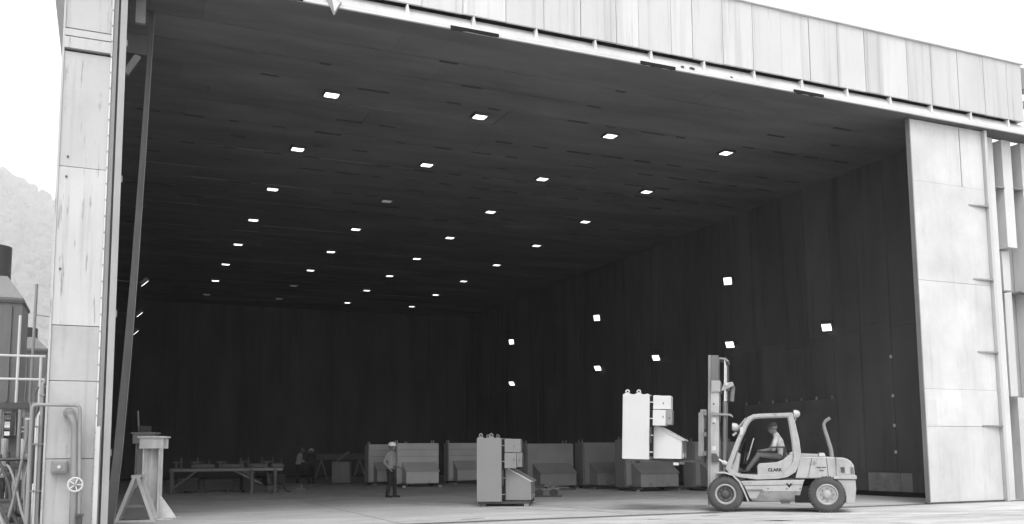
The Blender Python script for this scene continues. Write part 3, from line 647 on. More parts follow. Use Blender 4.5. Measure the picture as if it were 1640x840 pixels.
# ------------------------------------------------------------------ people
def capsule(mb, a, b, ra, rb, seg=12):
    a = Vector(a); b = Vector(b); d = b - a; L = d.length
    if L < 1e-5: d = Vector((0, 0, 1)); L = 1e-5; b = a + d*L
    d = d.normalized(); pts = []; rs = []
    for i in range(5): t = math.pi/2*(1 - i/4); pts.append(a - d*ra*math.sin(t)); rs.append(max(ra*math.cos(t), .0008))
    for i in range(1, 4): pts.append(a.lerp(b, i/4)); rs.append(ra + (rb - ra)*i/4)
    for i in range(5): t = math.pi/2*i/4; pts.append(b + d*rb*math.sin(t)); rs.append(max(rb*math.cos(t), .0008))
    mb.tube(pts, rs, seg)
def body(name, parent, J, mats, sleeves='long', voxel=.0105):
    # mats: skin, shirt, trousers, shoes ; J: joints, facing +x
    C = []
    def c(a, b, ra, rb, mi): C.append((Vector(a), Vector(b), ra, rb, mi))
    hd, nk, ch, ws, pv = (Vector(J[k]) for k in ('head', 'neck', 'chest', 'waist', 'pelvis'))
    f = Vector(J.get('face', (1, 0, 0))).normalized(); u = (hd - nk).normalized(); u = (u - f*u.dot(f)).normalized(); s = u.cross(f)
    c(hd + u*.035 - f*.012, hd + u*.03 + f*.012, .093, .09, 0); c(hd - u*.05 + f*.03, hd - u*.075 + f*.045, .066, .05, 0)   # skull, jaw
    c(hd + f*.098 + u*.0, hd + f*.115 - u*.03, .011, .016, 0)                                                          # nose
    c(hd + f*.092 - u*.062 - s*.02, hd + f*.092 - u*.062 + s*.02, .011, .011, 0)                                        # mouth
    for q in (-1, 1):
        c(hd + f*.082 + s*q*.034 + u*.022, hd + f*.082 + s*q*.05 + u*.02, .014, .012, 0)                                # brow
        c(hd + s*q*.09 + u*.015 - f*.005, hd + s*q*.09 - u*.025, .017, .012, 0)                                         # ear
    c(hd - u*.06 - f*.01, nk, .055, .06, 0)
    c(nk - u*.02, ch, .075, .125, 1)
    sh = {q: Vector(J['sh' + q]) for q in 'LR'}
    c(sh['L'].lerp(sh['R'], .12), sh['L'].lerp(sh['R'], .88), .075, .075, 1)
    side = (sh['L'] - sh['R']).normalized()
    for q in (-1, 1):
        c(ch + side*q*.075, ws + side*q*.06, .115, .1, 1); c(ws + side*q*.06, pv + side*q*.07, .1, .108, 1)
        c(pv + side*q*.07 - Vector((0, 0, .03)), pv + side*q*.075 - Vector((0, 0, .08)), .107, .1, 2)
    for q in 'LR':
        S_, E_, H_ = Vector(J['sh' + q]), Vector(J['el' + q]), Vector(J['wr' + q])
        c(S_, E_, .062, .05, 1)
        if sleeves == 'long': c(E_, H_, .048, .038, 1)
        else: c(S_.lerp(E_, .55), E_, .046, .042, 0); c(E_, H_, .042, .03, 0)
        d = (H_ - E_).normalized(); gd = Vector(J.get('hand' + q, d)).normalized(); pn = gd.cross(side).normalized(); sd_ = gd.cross(pn).normalized()
        c(H_, H_ + gd*.05, .028, .03, 0)
        for k in (-1, 1): c(H_ + gd*.03 + sd_*k*.018, H_ + gd*.085 + sd_*k*.026, .019, .017, 0)                       # palm
        cu = pn*(1 if pn.dot(Vector((1, 0, 0))) > 0 else -1)
        for k, L_ in ((-1.5, .06), (-.5, .075), (.5, .072), (1.5, .055)):
            b0 = H_ + gd*.09 + sd_*k*.019; b1 = b0 + gd*L_*.5 + cu*.006; b2 = b1 + (gd*.7 + cu*.7)*L_*.5
            c(b0, b1, .0098, .0092, 0); c(b1, b2, .0092, .008, 0)
        t0 = H_ + gd*.035 + sd_*-.034; t1 = t0 + (gd*.6 - sd_*.5 + cu*.5)*.04; c(t0, t1, .013, .011, 0); c(t1, t1 + gd*.03 + cu*.01, .011, .009, 0)
        P_, K_, A_ = Vector(J['hip' + q]), Vector(J['kn' + q]), Vector(J['an' + q]); fd = Vector(J.get('foot' + q, (1, 0, 0))).normalized()
        c(P_, K_, .092, .064, 2); c(K_, A_, .064, .052, 2)
        c(A_ - Vector((0, 0, .02)), A_ - fd*.03 - Vector((0, 0, .045)), .042, .036, 3); c(A_ - Vector((0, 0, .04)), A_ + fd*.15 - Vector((0, 0, .055)), .04, .028, 3)
    mb = MB()
    for a, b, ra, rb, mi in C: capsule(mb, a, b, ra, rb)
    me = bpy.data.meshes.new(name); me.from_pydata(mb.v, [], mb.f); tmp = bpy.data.objects.new('tmp', me); COL.objects.link(tmp)
    md = tmp.modifiers.new('r', 'REMESH'); md.mode = 'VOXEL'; md.voxel_size = voxel; md.use_smooth_shade = True
    m2 = tmp.modifiers.new('s', 'SMOOTH'); m2.factor = .5; m2.iterations = 2
    dg = bpy.context.evaluated_depsgraph_get(); out = bpy.data.meshes.new_from_object(tmp.evaluated_get(dg)); bpy.data.objects.remove(tmp, do_unlink=True)
    out.materials.clear()
    for mt in mats: out.materials.append(mt)
    n = len(out.polygons); cen = np.empty(n*3); out.polygons.foreach_get('center', cen); cen = cen.reshape(-1, 3)
    best = np.full(n, 1e9); idx = np.zeros(n, dtype=np.int32)
    for a, b, ra, rb, mi in C:
        a = np.array(a); b = np.array(b); d = b - a; t = np.clip(((cen - a) @ d)/max(d @ d, 1e-9), 0, 1)
        dist = np.linalg.norm(cen - (a + t[:, None]*d), axis=1) - (ra + (rb - ra)*t)
        k = dist < best; best[k] = dist[k]; idx[k] = mi
    out.polygons.foreach_set('material_index', idx); out.polygons.foreach_set('use_smooth', np.ones(n, dtype=bool)); out.update()
    o = bpy.data.objects.new('body', out); COL.objects.link(o); o.parent = parent; return o
def hat(parent, J, mt, name='hard_hat', cap=False):
    hd, nk = Vector(J['head']), Vector(J['neck']); f = Vector(J.get('face', (1, 0, 0))).normalized(); u = (hd - nk).normalized(); u = (u - f*u.dot(f)).normalized()
    b = MB()
    pr = [(.118, .0), (.119, .03), (.11, .07), (.085, .105), (.045, .125), (.001, .13)] if not cap else [(.102, .0), (.104, .03), (.095, .065), (.07, .092), (.03, .104), (.001, .106)]
    b.lathe([(.0985 if cap else .112, .0)] + pr, (0, 0, 0), 'z', 20)
    n0 = len(b.v)
    rb_ = .15 if not cap else .17; vs = []; ring = 16
    for k in range(ring + 1):
        a = R(-75 + 150*k/ring) if cap else 2*math.pi*k/ring
        ext = (.045*max(0, math.cos(a)) + .028) if not cap else .075*max(0.05, math.cos(a))
        for rr, zz in ((.1, .004), (.11 + ext, -.004), (.11 + ext, -.01), (.1, -.003)): vs.append((rr*math.cos(a), rr*math.sin(a), zz))
    fs = [(k*4 + q, k*4 + (q + 1) % 4, (k + 1)*4 + (q + 1) % 4, (k + 1)*4 + q) for k in range(ring) for q in range(4)]
    b.add(vs, fs)
    s = u.cross(f); M = Matrix((f, s, u)).transposed().to_4x4(); M.translation = hd + u*.045 - f*.004
    b.v = [tuple(M @ Vector(p)) for p in b.v]
    return b.build(name, mt, parent, smooth=True)
def std(**k):
    J = dict(head=(.03, 0, 1.62), neck=(0, 0, 1.47), chest=(0, 0, 1.3), waist=(.01, 0, 1.1), pelvis=(0, 0, .95),
             shL=(0, .17, 1.41), shR=(0, -.17, 1.41), elL=(-.03, .24, 1.13), elR=(-.03, -.24, 1.13), wrL=(.07, .25, .89), wrR=(.07, -.25, .89),
             hipL=(0, .09, .9), hipR=(0, -.09, .9), knL=(.02, .1, .5), knR=(.02, -.1, .5), anL=(-.02, .11, .085), anR=(-.02, -.11, .085))
    J.update(k); return J
# worker in the doorway, turned towards the machines on the right, hand at the hip
J = std(elR=(-.1, -.25, 1.15), wrR=(.06, -.22, .93), elL=(-.06, .25, 1.14), wrL=(.14, .2, .98), face=(1, -.12, .02), anL=(.06, .12, .085), knL=(.06, .11, .5), anR=(-.06, -.12, .085))
wk = thing('person', 'person in white hard hat, grey shirt and dark trousers standing in the doorway', 'person', (8.5, 29.4, .0), -YAW - .35); wk.scale = (1.12, 1.12, 1.0)
body('body', wk, J, [SKIN, SHIRTG, TROUD, SHOE]); hat(wk, J, HELMET)
MB().box(.1, .13, -.06, .06, .965, 1.005).box(-.1, .06, -.145, -.125, .96, 1.0).build('belt_pouch', SHOE, wk)
# two workers far back
J = std(head=(.17, 0, 1.59), neck=(.1, 0, 1.45), chest=(.06, 0, 1.29), waist=(.02, 0, 1.09), shL=(.08, .17, 1.39), shR=(.08, -.17, 1.39), elL=(.1, .22, 1.12), elR=(.1, -.22, 1.12), wrL=(.3, .15, 1.05), wrR=(.3, -.15, 1.05), face=(.9, 0, -.4))
w1 = thing('person', 'person in pale jacket and cap leaning forward at the back of the hall', 'person', (8.55, 45.6, 0), -YAW - .1)
body('body', w1, J, [SKIN, SHIRTP, TROUD, SHOE], voxel=.014); hat(w1, J, MID, 'cap', True)
J = std(elL=(.1, .24, 1.13), elR=(.1, -.24, 1.13), wrL=(.33, .12, 1.08), wrR=(.33, -.12, 1.08), head=(.05, 0, 1.6), face=(.9, 0, -.25))
w2 = thing('person', 'person in white hard hat and dark overalls working at the back of the hall', 'person', (9.12, 45.3, 0), R(100)); w2.scale = (.96, .96, .96)
body('body', w2, J, [SKIN, SHIRTD, TROUD, SHOE], voxel=.014); hat(w2, J, HELMET)
# the driver
def DV(x, y, yy): a, b = D(x, y); return (-a, yy, b)          # driver faces the mast, so his own x axis runs to the front
J = dict(head=(-1.13, .0, 1.935), neck=(-1.19, .0, 1.8), chest=(-1.24, 0, 1.62), waist=(-1.31, 0, 1.42), pelvis=(-1.33, 0, 1.29),
         shL=(-1.2, .17, 1.74), shR=(-1.2, -.17, 1.74), elL=(-1.12, .25, 1.45), elR=(-1.08, -.22, 1.46), wrL=(-.9, .2, 1.42), wrR=(-.88, -.19, 1.4),
         hipL=(-1.27, .1, 1.26), hipR=(-1.27, -.1, 1.26), knL=(-.78, .14, 1.32), knR=(-.78, -.14, 1.3), anL=(-.52, .14, .97), anR=(-.5, -.12, .97), face=(1, 0, -.12))
dr = thing('person', 'driver in dark cap and pale shirt sitting on the forklift seat', 'person', Mf @ Vector((0, .66, 0)), -FA + math.pi)
body('body', dr, J, [SKIN, SHIRTP, TROUG, SHOE], sleeves='short'); hat(dr, J, CAP, 'cap', True)

# ------------------------------------------------------------------ stands in the left foreground of the doorway
def upright_stand(name, label, loc, rz, h, mt):
    s = thing(name, label, 'stand', loc, rz)
    MB().box(-.29, .3, -.26, .26, h - .035, h).build('top_plate', mt, s, bevel=.004)
    MB().box(-.25, .26, -.22, -.2, h - .27, h - .036).build('gusset_plate', mt, s); MB().box(-.25, .26, .2, .22, h - .27, h - .036).build('gusset_plate', mt, s)
    MB().box(.0, .016, -.199, .199, h - .27, h - .036).build('cross_web', mt, s)
    MB().box(-.19, -.17, -.16, .16, .03, h - .04).build('beam_flange', mt, s); MB().box(.15, .17, -.16, .16, .03, h - .04).build('beam_flange', mt, s)
    MB().box(-.169, .149, -.012, .012, .03, h - .04).build('beam_web', mt, s)
    MB().box(-.42, .55, -.4, .4, 0, .03).build('base_plate', mt, s)
    MB().prism([(.171, .031), (.54, .031), (.171, .55)], -.012, .012).build('base_gusset', mt, s); MB().prism([(-.191, .031), (-.4, .031), (-.191, .5)], -.012, .012).build('base_gusset', mt, s)
    for y in (-.13, .13): MB().prism([(y, .031), (y*3, .031), (y, .45)], .05, .065, 'x').build('base_gusset', mt, s)
    return s
upright_stand('steel_stand', 'pale steel stand with square top plate beside the left door post', (.98, 22.4, 0), -.3, 1.83, mat('stand_paint', .62, .55, var=.2, scale=(4, 4, 2), streak=.35, spots=.5, spot_scale=(6, 6, 3), spot_col=.7))
s2 = upright_stand('steel_stand', 'darker steel stand behind the pale one, with a lever standing on top', (.88, 24.6, 0), -.25, 1.97, CHAN)
MB().box(-.12, .12, -.1, .1, 1.97, 2.13).build('jack_block', DARK, s2); MB().tube([(-.16, 0, 1.97), (-.2, 0, 2.5)], .02, 8).build('lever', MID, s2)
af = thing('trestle', 'pale steel A-shaped trestle on the floor before the stand', 'trestle', (.62, 21.7, 0), -.2)
for sg in (-1, 1):
    for y in (-.02, .5):
        MB().bar((sg*.03, y + .0, .95), (sg*.36, y, .03), .07, .09, (0, 1, 0)).build('leg', PALE, af)
MB().box(-.1, .1, -.06, .56, .93, .99).build('top_bar', PALE, af, bevel=.01)
MB().box(-.42, .42, -.06, .03, 0, .03).build('foot_plate', PALE, af); MB().box(-.42, .42, .46, .55, 0, .03).build('foot_plate', PALE, af)
MB().box(-.24, .24, -.01, .015, .3, .36).build('cross_bar', MID, af)
MB().prism([(-.3, .04), (.3, .04), (.06, .7), (-.06, .7)], .27, .285).build('web_plate', MID, af)

# ------------------------------------------------------------------ far bench with pins, cabinet, beam
bn = thing('welding_bench', 'long steel bench with round top pipes and upright pins at left', 'bench', (2.1, 35.6, 0), -.12)
for x0, x1 in ((.75, 1.55), (1.75, 2.45), (2.75, 3.35), (3.55, 3.98)):
    MB().tube([(x0, 0, .97), (x0 + .05, 0, 1.0), (x1 - .05, 0, 1.0), (x1, 0, .97)], [.05, .09, .09, .05], 12).build('top_pipe', BENCH, bn, smooth=True)
MB().box(0, 3.95, -.05, .05, .82, .92).box(0, 3.95, .65, .75, .82, .92).build('rail', CHAN, bn)
for x in (.08, 2.85, 3.68):
    for y in (0, .7): MB().tube([(x, y, 0), (x, y, .9)], .07, 12).build('leg', BENCH, bn, smooth=True)
for a, b in (((.12, -.02, .2), (.95, -.02, .85)), ((2.2, -.02, .85), (3.2, -.02, .35)), ((3.4, .35, .85), (3.5, .35, .3)), ((2.55, .0, .85), (2.9, .0, .6))):
    MB().bar(a, b, .05, .07).build('brace', BENCH, bn)
for x, h in ((.4, .3), (.95, .3), (1.35, .22), (2.45, .28), (2.72, .3), (3.2, .3), (3.6, .32), (3.9, .26)):
    MB().tube([(x, .1, .92), (x, .1, 1.02 + h)], .025, 8).build('pin', BENCH, bn)
for x0, x1 in ((.1, .4), (.72, 1.1), (1.6, 1.95), (2.4, 2.8), (3.25, 3.55)):
    MB().box(x0, x1, .05, .15, 1.13, 1.17).build('cross_plate', BENCH, bn); MB().box(x0 + .1, x0 + .16, .07, .13, .92, 1.13).build('plate_post', BENCH, bn)
sc = thing('wire_feeder', 'small dark welding unit on the floor under the bench end', 'welding unit', (5.7, 35.3, 0), -.1)
MB().box(-.25, .15, -.12, .12, .06, .28).build('case', DARK, sc, bevel=.02); MB().tube([(-.2, -.13, .07), (-.2, .13, .07)], .07, 12).build('roller', TYRE, sc); MB().tube([(.1, -.13, .07), (.1, .13, .07)], .07, 12).build('roller', TYRE, sc)
MB().tube([(.15, 0, .2), (.35, 0, .3), (.5, .05, .05), (.65, 0, .03)], .025, 8).build('cable', HOSE, sc, smooth=True)
for i, (x, y_, w, d, h, lab) in enumerate(((2.9, 37.2, .35, .3, .5, 'dark steel crate behind the left half of the bench'), (4.0, 37.6, .5, .3, .42, 'wide dark crate behind the middle of the bench'), (5.0, 37.0, .22, .25, .7, 'tall narrow dark crate behind the right half of the bench'), (7.2, 44.5, .45, .3, .42, 'dark crate on the floor left of the two far workers'))):
    cr = thing('steel_crate', lab, 'crate', (x, y_, 0), -.2 + .15*i, 'dark crates at the rear')
    MB().box(-w, w, -d, d, .08, h).build('case', DARK, cr, bevel=.01); MB().box(-w - .02, w + .02, -d - .02, d + .02, h + .001, h + .05).build('lid', TANK, cr)
    for sx in (-1, 1): MB().box(sx*(w - .15) - .06, sx*(w - .15) + .06, -d, d, 0, .08).build('runner', DARK, cr)
blk = thing('floor_block', 'small low steel block lying on the floor below the two far workers', 'block', (7.1, 37.2, 0), -.3)
MB().box(-.2, .2, -.1, .1, 0, .08).build('base', MID, blk); MB().tube([(0, 0, .08), (0, 0, .22)], .06, 10).build('stub', MID, blk)
fp = thing('steel_plate', 'pale flat steel plate lying on the floor before the dark cabinet', 'plate', (9.3, 40.2, 0), -.45)
MB().box(-1.1, 1.5, -.3, .1, 0, .04).build('sheet', BENCH, fp); MB().box(-.6, 2.0, .5, .7, 0, .06).build('strip', BENCH, fp)
cb = thing('tool_cabinet', 'dark grey tool cabinet with tilted lid right of the far workers', 'cabinet', (10.2, 43.5, 0), -YAW)
MB().box(-.42, .42, -.3, .3, .08, 1.05).build('case', CHAN, cb, bevel=.01)
MB().box(-.39, -.01, -.315, -.301, .12, 1.0).build('door', CHAN, cb); MB().box(.01, .39, -.315, -.301, .12, 1.0).build('door', CHAN, cb)
MB().bar((-.2, 0, 1.06), (.3, 0, 1.5), .5, .05).build('tilted_lid', CHAN, cb); MB().box(-.4, .4, -.25, .25, 0, .08).build('plinth', DARK, cb)
lb = thing('long_beam', 'long pale steel beam laid on trestles at the back of the hall', 'beam', (13.2, 50.0, 0), -YAW)
MB().box(-3.4, 2.4, -.15, .15, 1.12, 1.16).box(-3.4, 2.4, -.15, .15, 1.4, 1.44).box(-3.4, 2.4, -.01, .01, 1.16, 1.4).build('beam_section', BENCH, lb)
for x in (-2.6, -.5, 1.6):
    MB().bar((x, 0, 1.1), (x - .35, 0, 0), .08, .08).build('trestle_leg', CHAN, lb); MB().bar((x, 0, 1.1), (x + .35, 0, 0), .08, .08).build('trestle_leg', CHAN, lb)
MB().prism([(-.1, 1.11), (.35, 1.11), (.35, .75)], -.2, -.17).build('gusset', PALE, lb)
tl = thing('pipe_trolley', 'low four-wheeled trolley with steel scraps in front of the machine row', 'trolley', (13.0, 27.2, 0), -YAW)
MB().box(-.38, .42, -.25, .25, .22, .27).build('deck', MID, tl)
for x in (-.22, .25):
    for y in (-.25, .21): MB().lathe([(.03, 0), (.12, 0), (.13, .01), (.13, .05), (.12, .06), (.03, .06)], (x, y - .02, .13), 'y', 16).build('wheel', TYRE, tl, smooth=True)
MB().bar((-.35, 0, .3), (.1, .05, .36), .3, .05).build('scrap_plate', MID, tl); MB().bar((.05, -.05, .3), (.75, 0, .28), .1, .05).build('scrap_bar', BENCH, tl); MB().tube([(.2, -.2, .32), (.35, .2, .34)], .06, 10).build('pipe_piece', MID, tl); MB().box(-.3, -.05, -.2, .1, .271, .4).build('scrap_box', DARK, tl); MB().bar((-.5, -.3, .03), (.5, -.36, .03), .08, .05).build('loose_bar', DARK, tl)
MB().bar((-.38, 0, .24), (-.62, 0, .42), .03, .03).build('draw_bar', MID, tl)

# ------------------------------------------------------------------ plant beside the left post
def vessel(label, loc, w, d, z0, z1, zt, neck):
    v = thing('filter_vessel', label, 'tank', loc, 0)
    MB().box(-w, 0, 0, d, z0, z1).build('shell', TANK, v, bevel=.02)
    nx, ny, nr = -w/2, d/2, w*.24
    MB().add([(-w, 0, z1 + .002), (0, 0, z1 + .002), (0, d, z1 + .002), (-w, d, z1 + .002), (nx - nr, ny - nr, zt), (nx + nr, ny - nr, zt), (nx + nr, ny + nr, zt), (nx - nr, ny + nr, zt)],
             [(0, 3, 2, 1), (0, 1, 5, 4), (1, 2, 6, 5), (2, 3, 7, 6), (3, 0, 4, 7), (4, 5, 6, 7)]).build('hip_roof', CHAN, v)
    MB().lathe([(nr*1.1, zt - .05), (nr*1.1, zt + neck), (nr*.95, zt + neck), (nr*.95, zt + neck - .1)], (nx, ny, 0), 'z', 24).build('outlet_neck', DARK, v, smooth=True)
    for k in range(4): MB().box(-w + .15 + k*w/4.2, -w + .21 + k*w/4.2, -.06, -.001, z0 + .1, z1 - .2).build('rib', TANK, v)
    MB().box(-w - .03, .03, -.04, d + .03, z1 - .12, z1 - .06).build('band', DARK, v)
    for x in (-w + .05, -.15): MB().box(x, x + .1, .05, .15, 0, z0).build('support_leg', DARK, v); MB().box(x, x + .1, d - .15, d - .05, 0, z0).build('support_leg', DARK, v)
    return v
vessel('large dark filter vessel with hipped top behind the white railing', (-1.88, 24.0, 0), 1.5, 1.6, 2.55, 5.05, 5.62, .75)
vessel('smaller dark filter vessel between the large one and the post', (-1.72, 31, 0), 1.4, 1.5, 2.6, 4.62, 5.0, .3)
pf = thing('service_platform', 'steel service platform with white railing left of the door post', 'platform', (-1.9, 21.5, 0), 0)
MB().box(-2.2, .42, -.1, 1.9, 2.38, 2.5).build('deck', DARK, pf)
for x in (-2.0, -1.0, .3):
    MB().box(x - .05, x + .05, -.05, .05, 0, 2.38).build('column', MID, pf)
for z in (2.98, 3.46): MB().tube([(-2.2, -.08, z), (.68, -.08, z)], .025, 8).build('handrail', RAIL, pf)
for x, z1 in ((-1.5, 3.46), (.18, 4.3), (.6, 3.46)): MB().tube([(x, -.08, 2.5), (x, -.08, z1)], .028, 8).build('rail_post', RAIL, pf)
MB().tube([(.42, .1, 2.4), (.44, .1, 5.0)], .03, 8).build('vent_pole', MID, pf)
MB().tube([(.42, .1, 4.35), (.95, .1, 4.3)], .012, 6).build('tie_wire', MID, pf)
for z in (1.95, 2.15, 2.28): MB().tube([(-2.2, -.12, z), (.1, -.12, z)], .04, 8).build('pipe_run', DARK, pf)
MB().tube([(-.05, -.15, .1), (-.05, -.15, 2.3)], .05, 8).build('down_pipe', MID, pf); MB().tube([(.3, -.2, .1), (.3, -.2, 2.2)], .035, 8).build('down_pipe', DARK, pf)
for z in (1.9, 1.98): MB().tube([(.25, -.25, z), (.45, -.25, z)], .03, 8).build('valve', MID, pf)
def cabinet(label, loc, w, d, h, z0):
    c_ = thing('electrical_cabinet', label, 'cabinet', loc)
    MB().box(-w/2, w/2, 0, d, z0, z0 + h).build('case', PALE, c_, bevel=.01); MB().box(-w/2 + .03, w/2 - .03, -.012, -.001, z0 + .03, z0 + h - .03).build('door', PALE, c_)
    MB().box(w/2 - .09, w/2 - .06, -.03, -.013, z0 + h*.45, z0 + h*.6).build('handle', DARK, c_)
    MB().box(-w/2 + .02, w/2 - .02, .02, d - .02, 0, z0).build('plinth', DARK, c_)
cabinet('pale cabinet under the platform at the left picture edge', (-2.02, 20.4, 0), .5, .4, .75, 1.0)
cabinet('narrow pale cabinet under the platform beside the pipes', (-1.5, 20.6, 0), .2, .3, .8, .95)
pm = thing('pump_unit', 'dark pump unit with motor under the service platform', 'pump', (-1.75, 19.2, 0), 0)
MB().box(-.5, .5, -.15, .25, 0, .16).build('base', DARK, pm); MB().lathe([(.001, -.4), (.14, -.4), (.16, -.36), (.16, .0), (.1, .02), (.1, .2), (.18, .22), (.18, .34), (.06, .36), (.06, .45)], (-.05, .05, .38), 'x', 20).build('motor', DARK, pm, smooth=True)
MB().box(-.2, .35, -.02, .12, .16, .3).build('bracket', MID, pm)
MB().tube([(.25, .05, .5), (.25, .05, .95), (.3, .05, 1.0)], .05, 10).build('outlet', MID, pm)
for i, (pts, r_) in enumerate(((((-1.95, 18.9, 1.5), (-1.75, 18.8, 1.35), (-1.55, 18.7, .9), (-1.45, 18.6, .4), (-1.25, 18.5, .03)), .03),
                             (((-2.0, 18.9, 1.2), (-1.8, 18.7, .8), (-1.6, 18.5, .45), (-1.4, 18.3, .03)), .028),
                             (((-1.3, 18.6, 1.75), (-1.38, 18.5, 1.1), (-1.48, 18.5, .5), (-1.6, 18.4, .03)), .025),
                             (((-1.75, 19.0, 1.05), (-1.6, 18.8, 1.25), (-1.45, 18.6, .95), (-1.3, 18.3, .45), (-1.12, 18.0, .03)), .022),
                             (((-1.95, 18.6, .75), (-1.75, 18.4, .62), (-1.58, 18.2, .3), (-1.5, 18.0, .025)), .03),
                             (((-1.25, 18.4, 2.35), (-1.2, 18.3, 1.6), (-1.27, 18.2, .9), (-1.2, 18.1, .025)), .016))):
    P_ = [Vector(p) for p in pts]; fine = []
    for a in range(len(P_) - 1):
        p0, p1, p2, p3 = P_[max(a - 1, 0)], P_[a], P_[a + 1], P_[min(a + 2, len(P_) - 1)]
        for q in range(5):
            t = q/5; fine.append(.5*((2*p1) + (p2 - p0)*t + (2*p0 - 5*p1 + 4*p2 - p3)*t*t + (-p0 + 3*p1 - 3*p2 + p3)*t**3))
    fine.append(P_[-1]); o = MB().tube(fine, r_, 8).build('hose', HOSE if i < 2 else MID, smooth=True)
    tag(o, ['thick black hose curving down from the platform, uppermost of the hoses', 'black hose lying lower than the thick one at the left edge', 'grey hose dropping in front of the narrow cabinet', 'thin grey hose arching from the pump down to the foot of the post', 'lowest and thickest grey hose in the bottom left corner', 'thin grey cable hanging down beside the conduits'][i], 'hose', 'hoses under the platform')
tk = thing('backdrop_tank', 'made-up dark horizontal tank added as a backdrop under the service platform', 'tank', (-2.3, 22.4, 0))  # made-up tank, added as a dark backdrop to blacken the space under the deck
MB().lathe([(.001, -1.1), (.35, -1.06), (.55, -.9), (.6, -.7), (.6, .6), (.55, .8), (.35, .95), (.001, 1.0)], (0, 0, 1.25), 'x', 28).build('shell', TANK, tk, smooth=True)
for x in (-.6, .5): MB().box(x - .08, x + .08, -.4, .4, 0, .8).build('saddle', DARK, tk)
for x in (-.3, .2): MB().tube([(x, -.2, 1.8), (x, -.2, 2.3)], .06, 10).build('nozzle', DARK, tk)
mf = thing('pipe_manifold', 'row of dark pipes and valves standing in front of the dark backdrop tank', 'pipes', (-1.75, 20.0, 0))
for i, (x, h) in enumerate(((-.5, 2.3), (-.32, 1.9), (-.12, 2.3), (.06, 1.5), (.22, 2.3), (.34, 2.1))):
    MB().tube([(x, .04*(i % 3), 0), (x, .04*(i % 3), h)], .028 + .008*(i % 3), 10).build('pipe', (DARK, MID, CHAN)[i % 3], mf, smooth=True)
    MB().box(x - .06, x + .06, -.06, .12, .5 + .17*i, .6 + .17*i).build('valve', (DARK, DARK, MID)[i % 3], mf, bevel=.015)
for z in (.3, 1.35): MB().tube([(-.62, -.08, z), (.42, -.08, z)], .03, 8).build('header_pipe', DARK, mf, smooth=True)
sg_ = thing('equipment_box', 'low dark equipment box on the ground at the foot of the pipes', 'box', (-1.5, 19.7, 0))
MB().box(-.3, .22, 0, .4, .0, .62).build('case', DARK, sg_, bevel=.02); MB().box(-.26, .18, -.014, -.001, .08, .54).build('door', TANK, sg_); MB().box(.1, .13, -.03, -.015, .28, .4).build('handle', MID, sg_)
# pipes on the post
lp = thing('bent_pipe', 'thin grey pipe crossing the post and bending down to the ground', 'pipe', (-.44, 17.72, 0))
MB().tube([(-.74, 0, .0), (-.74, 0, 2.2), (-.72, 0, 2.26), (-.66, 0, 2.28), (-.08, 0, 2.28), (-.02, 0, 2.26), (.0, 0, 2.2), (.06, 0, .42)], .03, 10).build('pipe', MID, lp, smooth=True)
MB().box(.0, .13, -.06, .06, .38, .42).build('flange', DARK, lp); MB().tube([(.065, 0, 0), (.065, 0, .38)], .045, 10).build('stub', DARK, lp)
sp = thing('valve_pipe', 'thick grey riser pipe with an elbow into the post', 'pipe', (-.56, 17.83, 0))
MB().tube([(.1, 0, 0), (.09, 0, .9), (.06, 0, 1.8), (.05, -.01, 1.95), (-.0, 0, 2.06), (-.04, .05, 2.13), (-.05, .14, 2.15)], [.075, .075, .065, .065, .07, .075, .08], 14).build('riser', MID, sp, smooth=True)
MB().lathe([(.03, 0), (.1, 0), (.1, .04), (.03, .04)], (-.05, .1, 2.15), 'y', 18, True).build('wall_flange', MID, sp)
vw = MB().lathe([(.115, -.014), (.13, 0), (.115, .014), (.1, 0)], (.1, -.17, .92), 'y', 24, True); 
for k in range(5):
    a = 2*math.pi*k/5; vw.bar((.1, -.17, .92), (.1 + .11*math.cos(a), -.17, .92 + .11*math.sin(a)), .018, .014, (0, 1, 0))
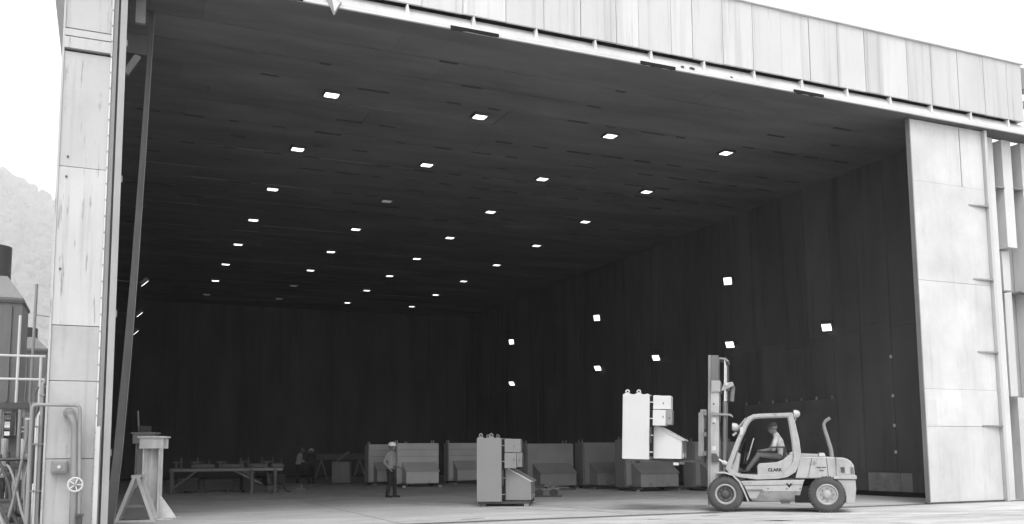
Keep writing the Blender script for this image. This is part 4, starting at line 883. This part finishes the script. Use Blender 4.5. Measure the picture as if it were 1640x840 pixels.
vw.build('handwheel', RAIL, sp); MB().tube([(.1, -.19, .92), (.1, -.07, .92)], .022, 8).build('valve_stem', MID, sp); MB().box(.02, .18, -.09, .09, .82, 1.0).build('valve_body', MID, sp, bevel=.02)
jb = thing('junction_box', 'square grey junction box on the foot of the door post', 'box', (-.72, 17.9, 1.22))
MB().box(-.14, .12, -.02, .1, -.11, .11).build('case', CHAN, jb, bevel=.015); MB().box(-.11, .09, -.035, -.021, -.08, .08).build('cover', MID, jb, bevel=.01); MB().tube([(-.01, -.03, 0), (-.01, -.07, 0)], .03, 10).build('knob', RAIL, jb)
cd = [(-1.12, .02, 2.75, DARK), (-1.06, .022, 2.7, MID), (-1.0, .028, 4.2, CHAN), (-.96 - .06, .02, 2.5, DARK)]
for i, (x, r_, h, mt_) in enumerate(((-1.16, .022, 2.6, DARK), (-1.1, .02, 2.2, RAIL), (-1.05, .03, 2.75, MID), (-1.0, .022, 2.9, DARK))):
    o = thing('conduit', ['dark vertical conduit furthest left beside the door post', 'white vertical conduit beside the door post', 'thickest grey vertical conduit beside the door post', 'dark vertical conduit touching the door post edge'][i], 'conduit', (x, 17.98 + .03*i, 0), 0, 'conduits beside the post')
    MB().tube([(.02*i - .02, 0, 0), (0, 0, .4), (0, 0, h - .1), (.04, .05, h)], r_, 8).build('pipe', mt_, o, smooth=True)
    for z in (.8, 1.6, h - .3): MB().box(-r_ - .012, r_ + .012, -r_ - .008, r_ + .02, z, z + .03).build('clip', MID, o)

# ------------------------------------------------------------------ air
hz = MB().box(-2900, 2600, -60, 4000, -8, 1090).build('haze', HILL)
hm = bpy.data.materials.new('haze'); hm.use_nodes = True; hn = hm.node_tree; hn.nodes.clear()
pv = hn.nodes.new('ShaderNodeVolumePrincipled'); pv.inputs['Color'].default_value = (.99, .99, .99, 1); pv.inputs['Density'].default_value = .00033; pv.inputs['Anisotropy'].default_value = .2
ho = hn.nodes.new('ShaderNodeOutputMaterial'); hn.links.new(pv.outputs[0], ho.inputs['Volume'])
hz.data.materials.clear(); hz.data.materials.append(hm); tag(hz, 'thin haze in the air', 'haze', kind='stuff')
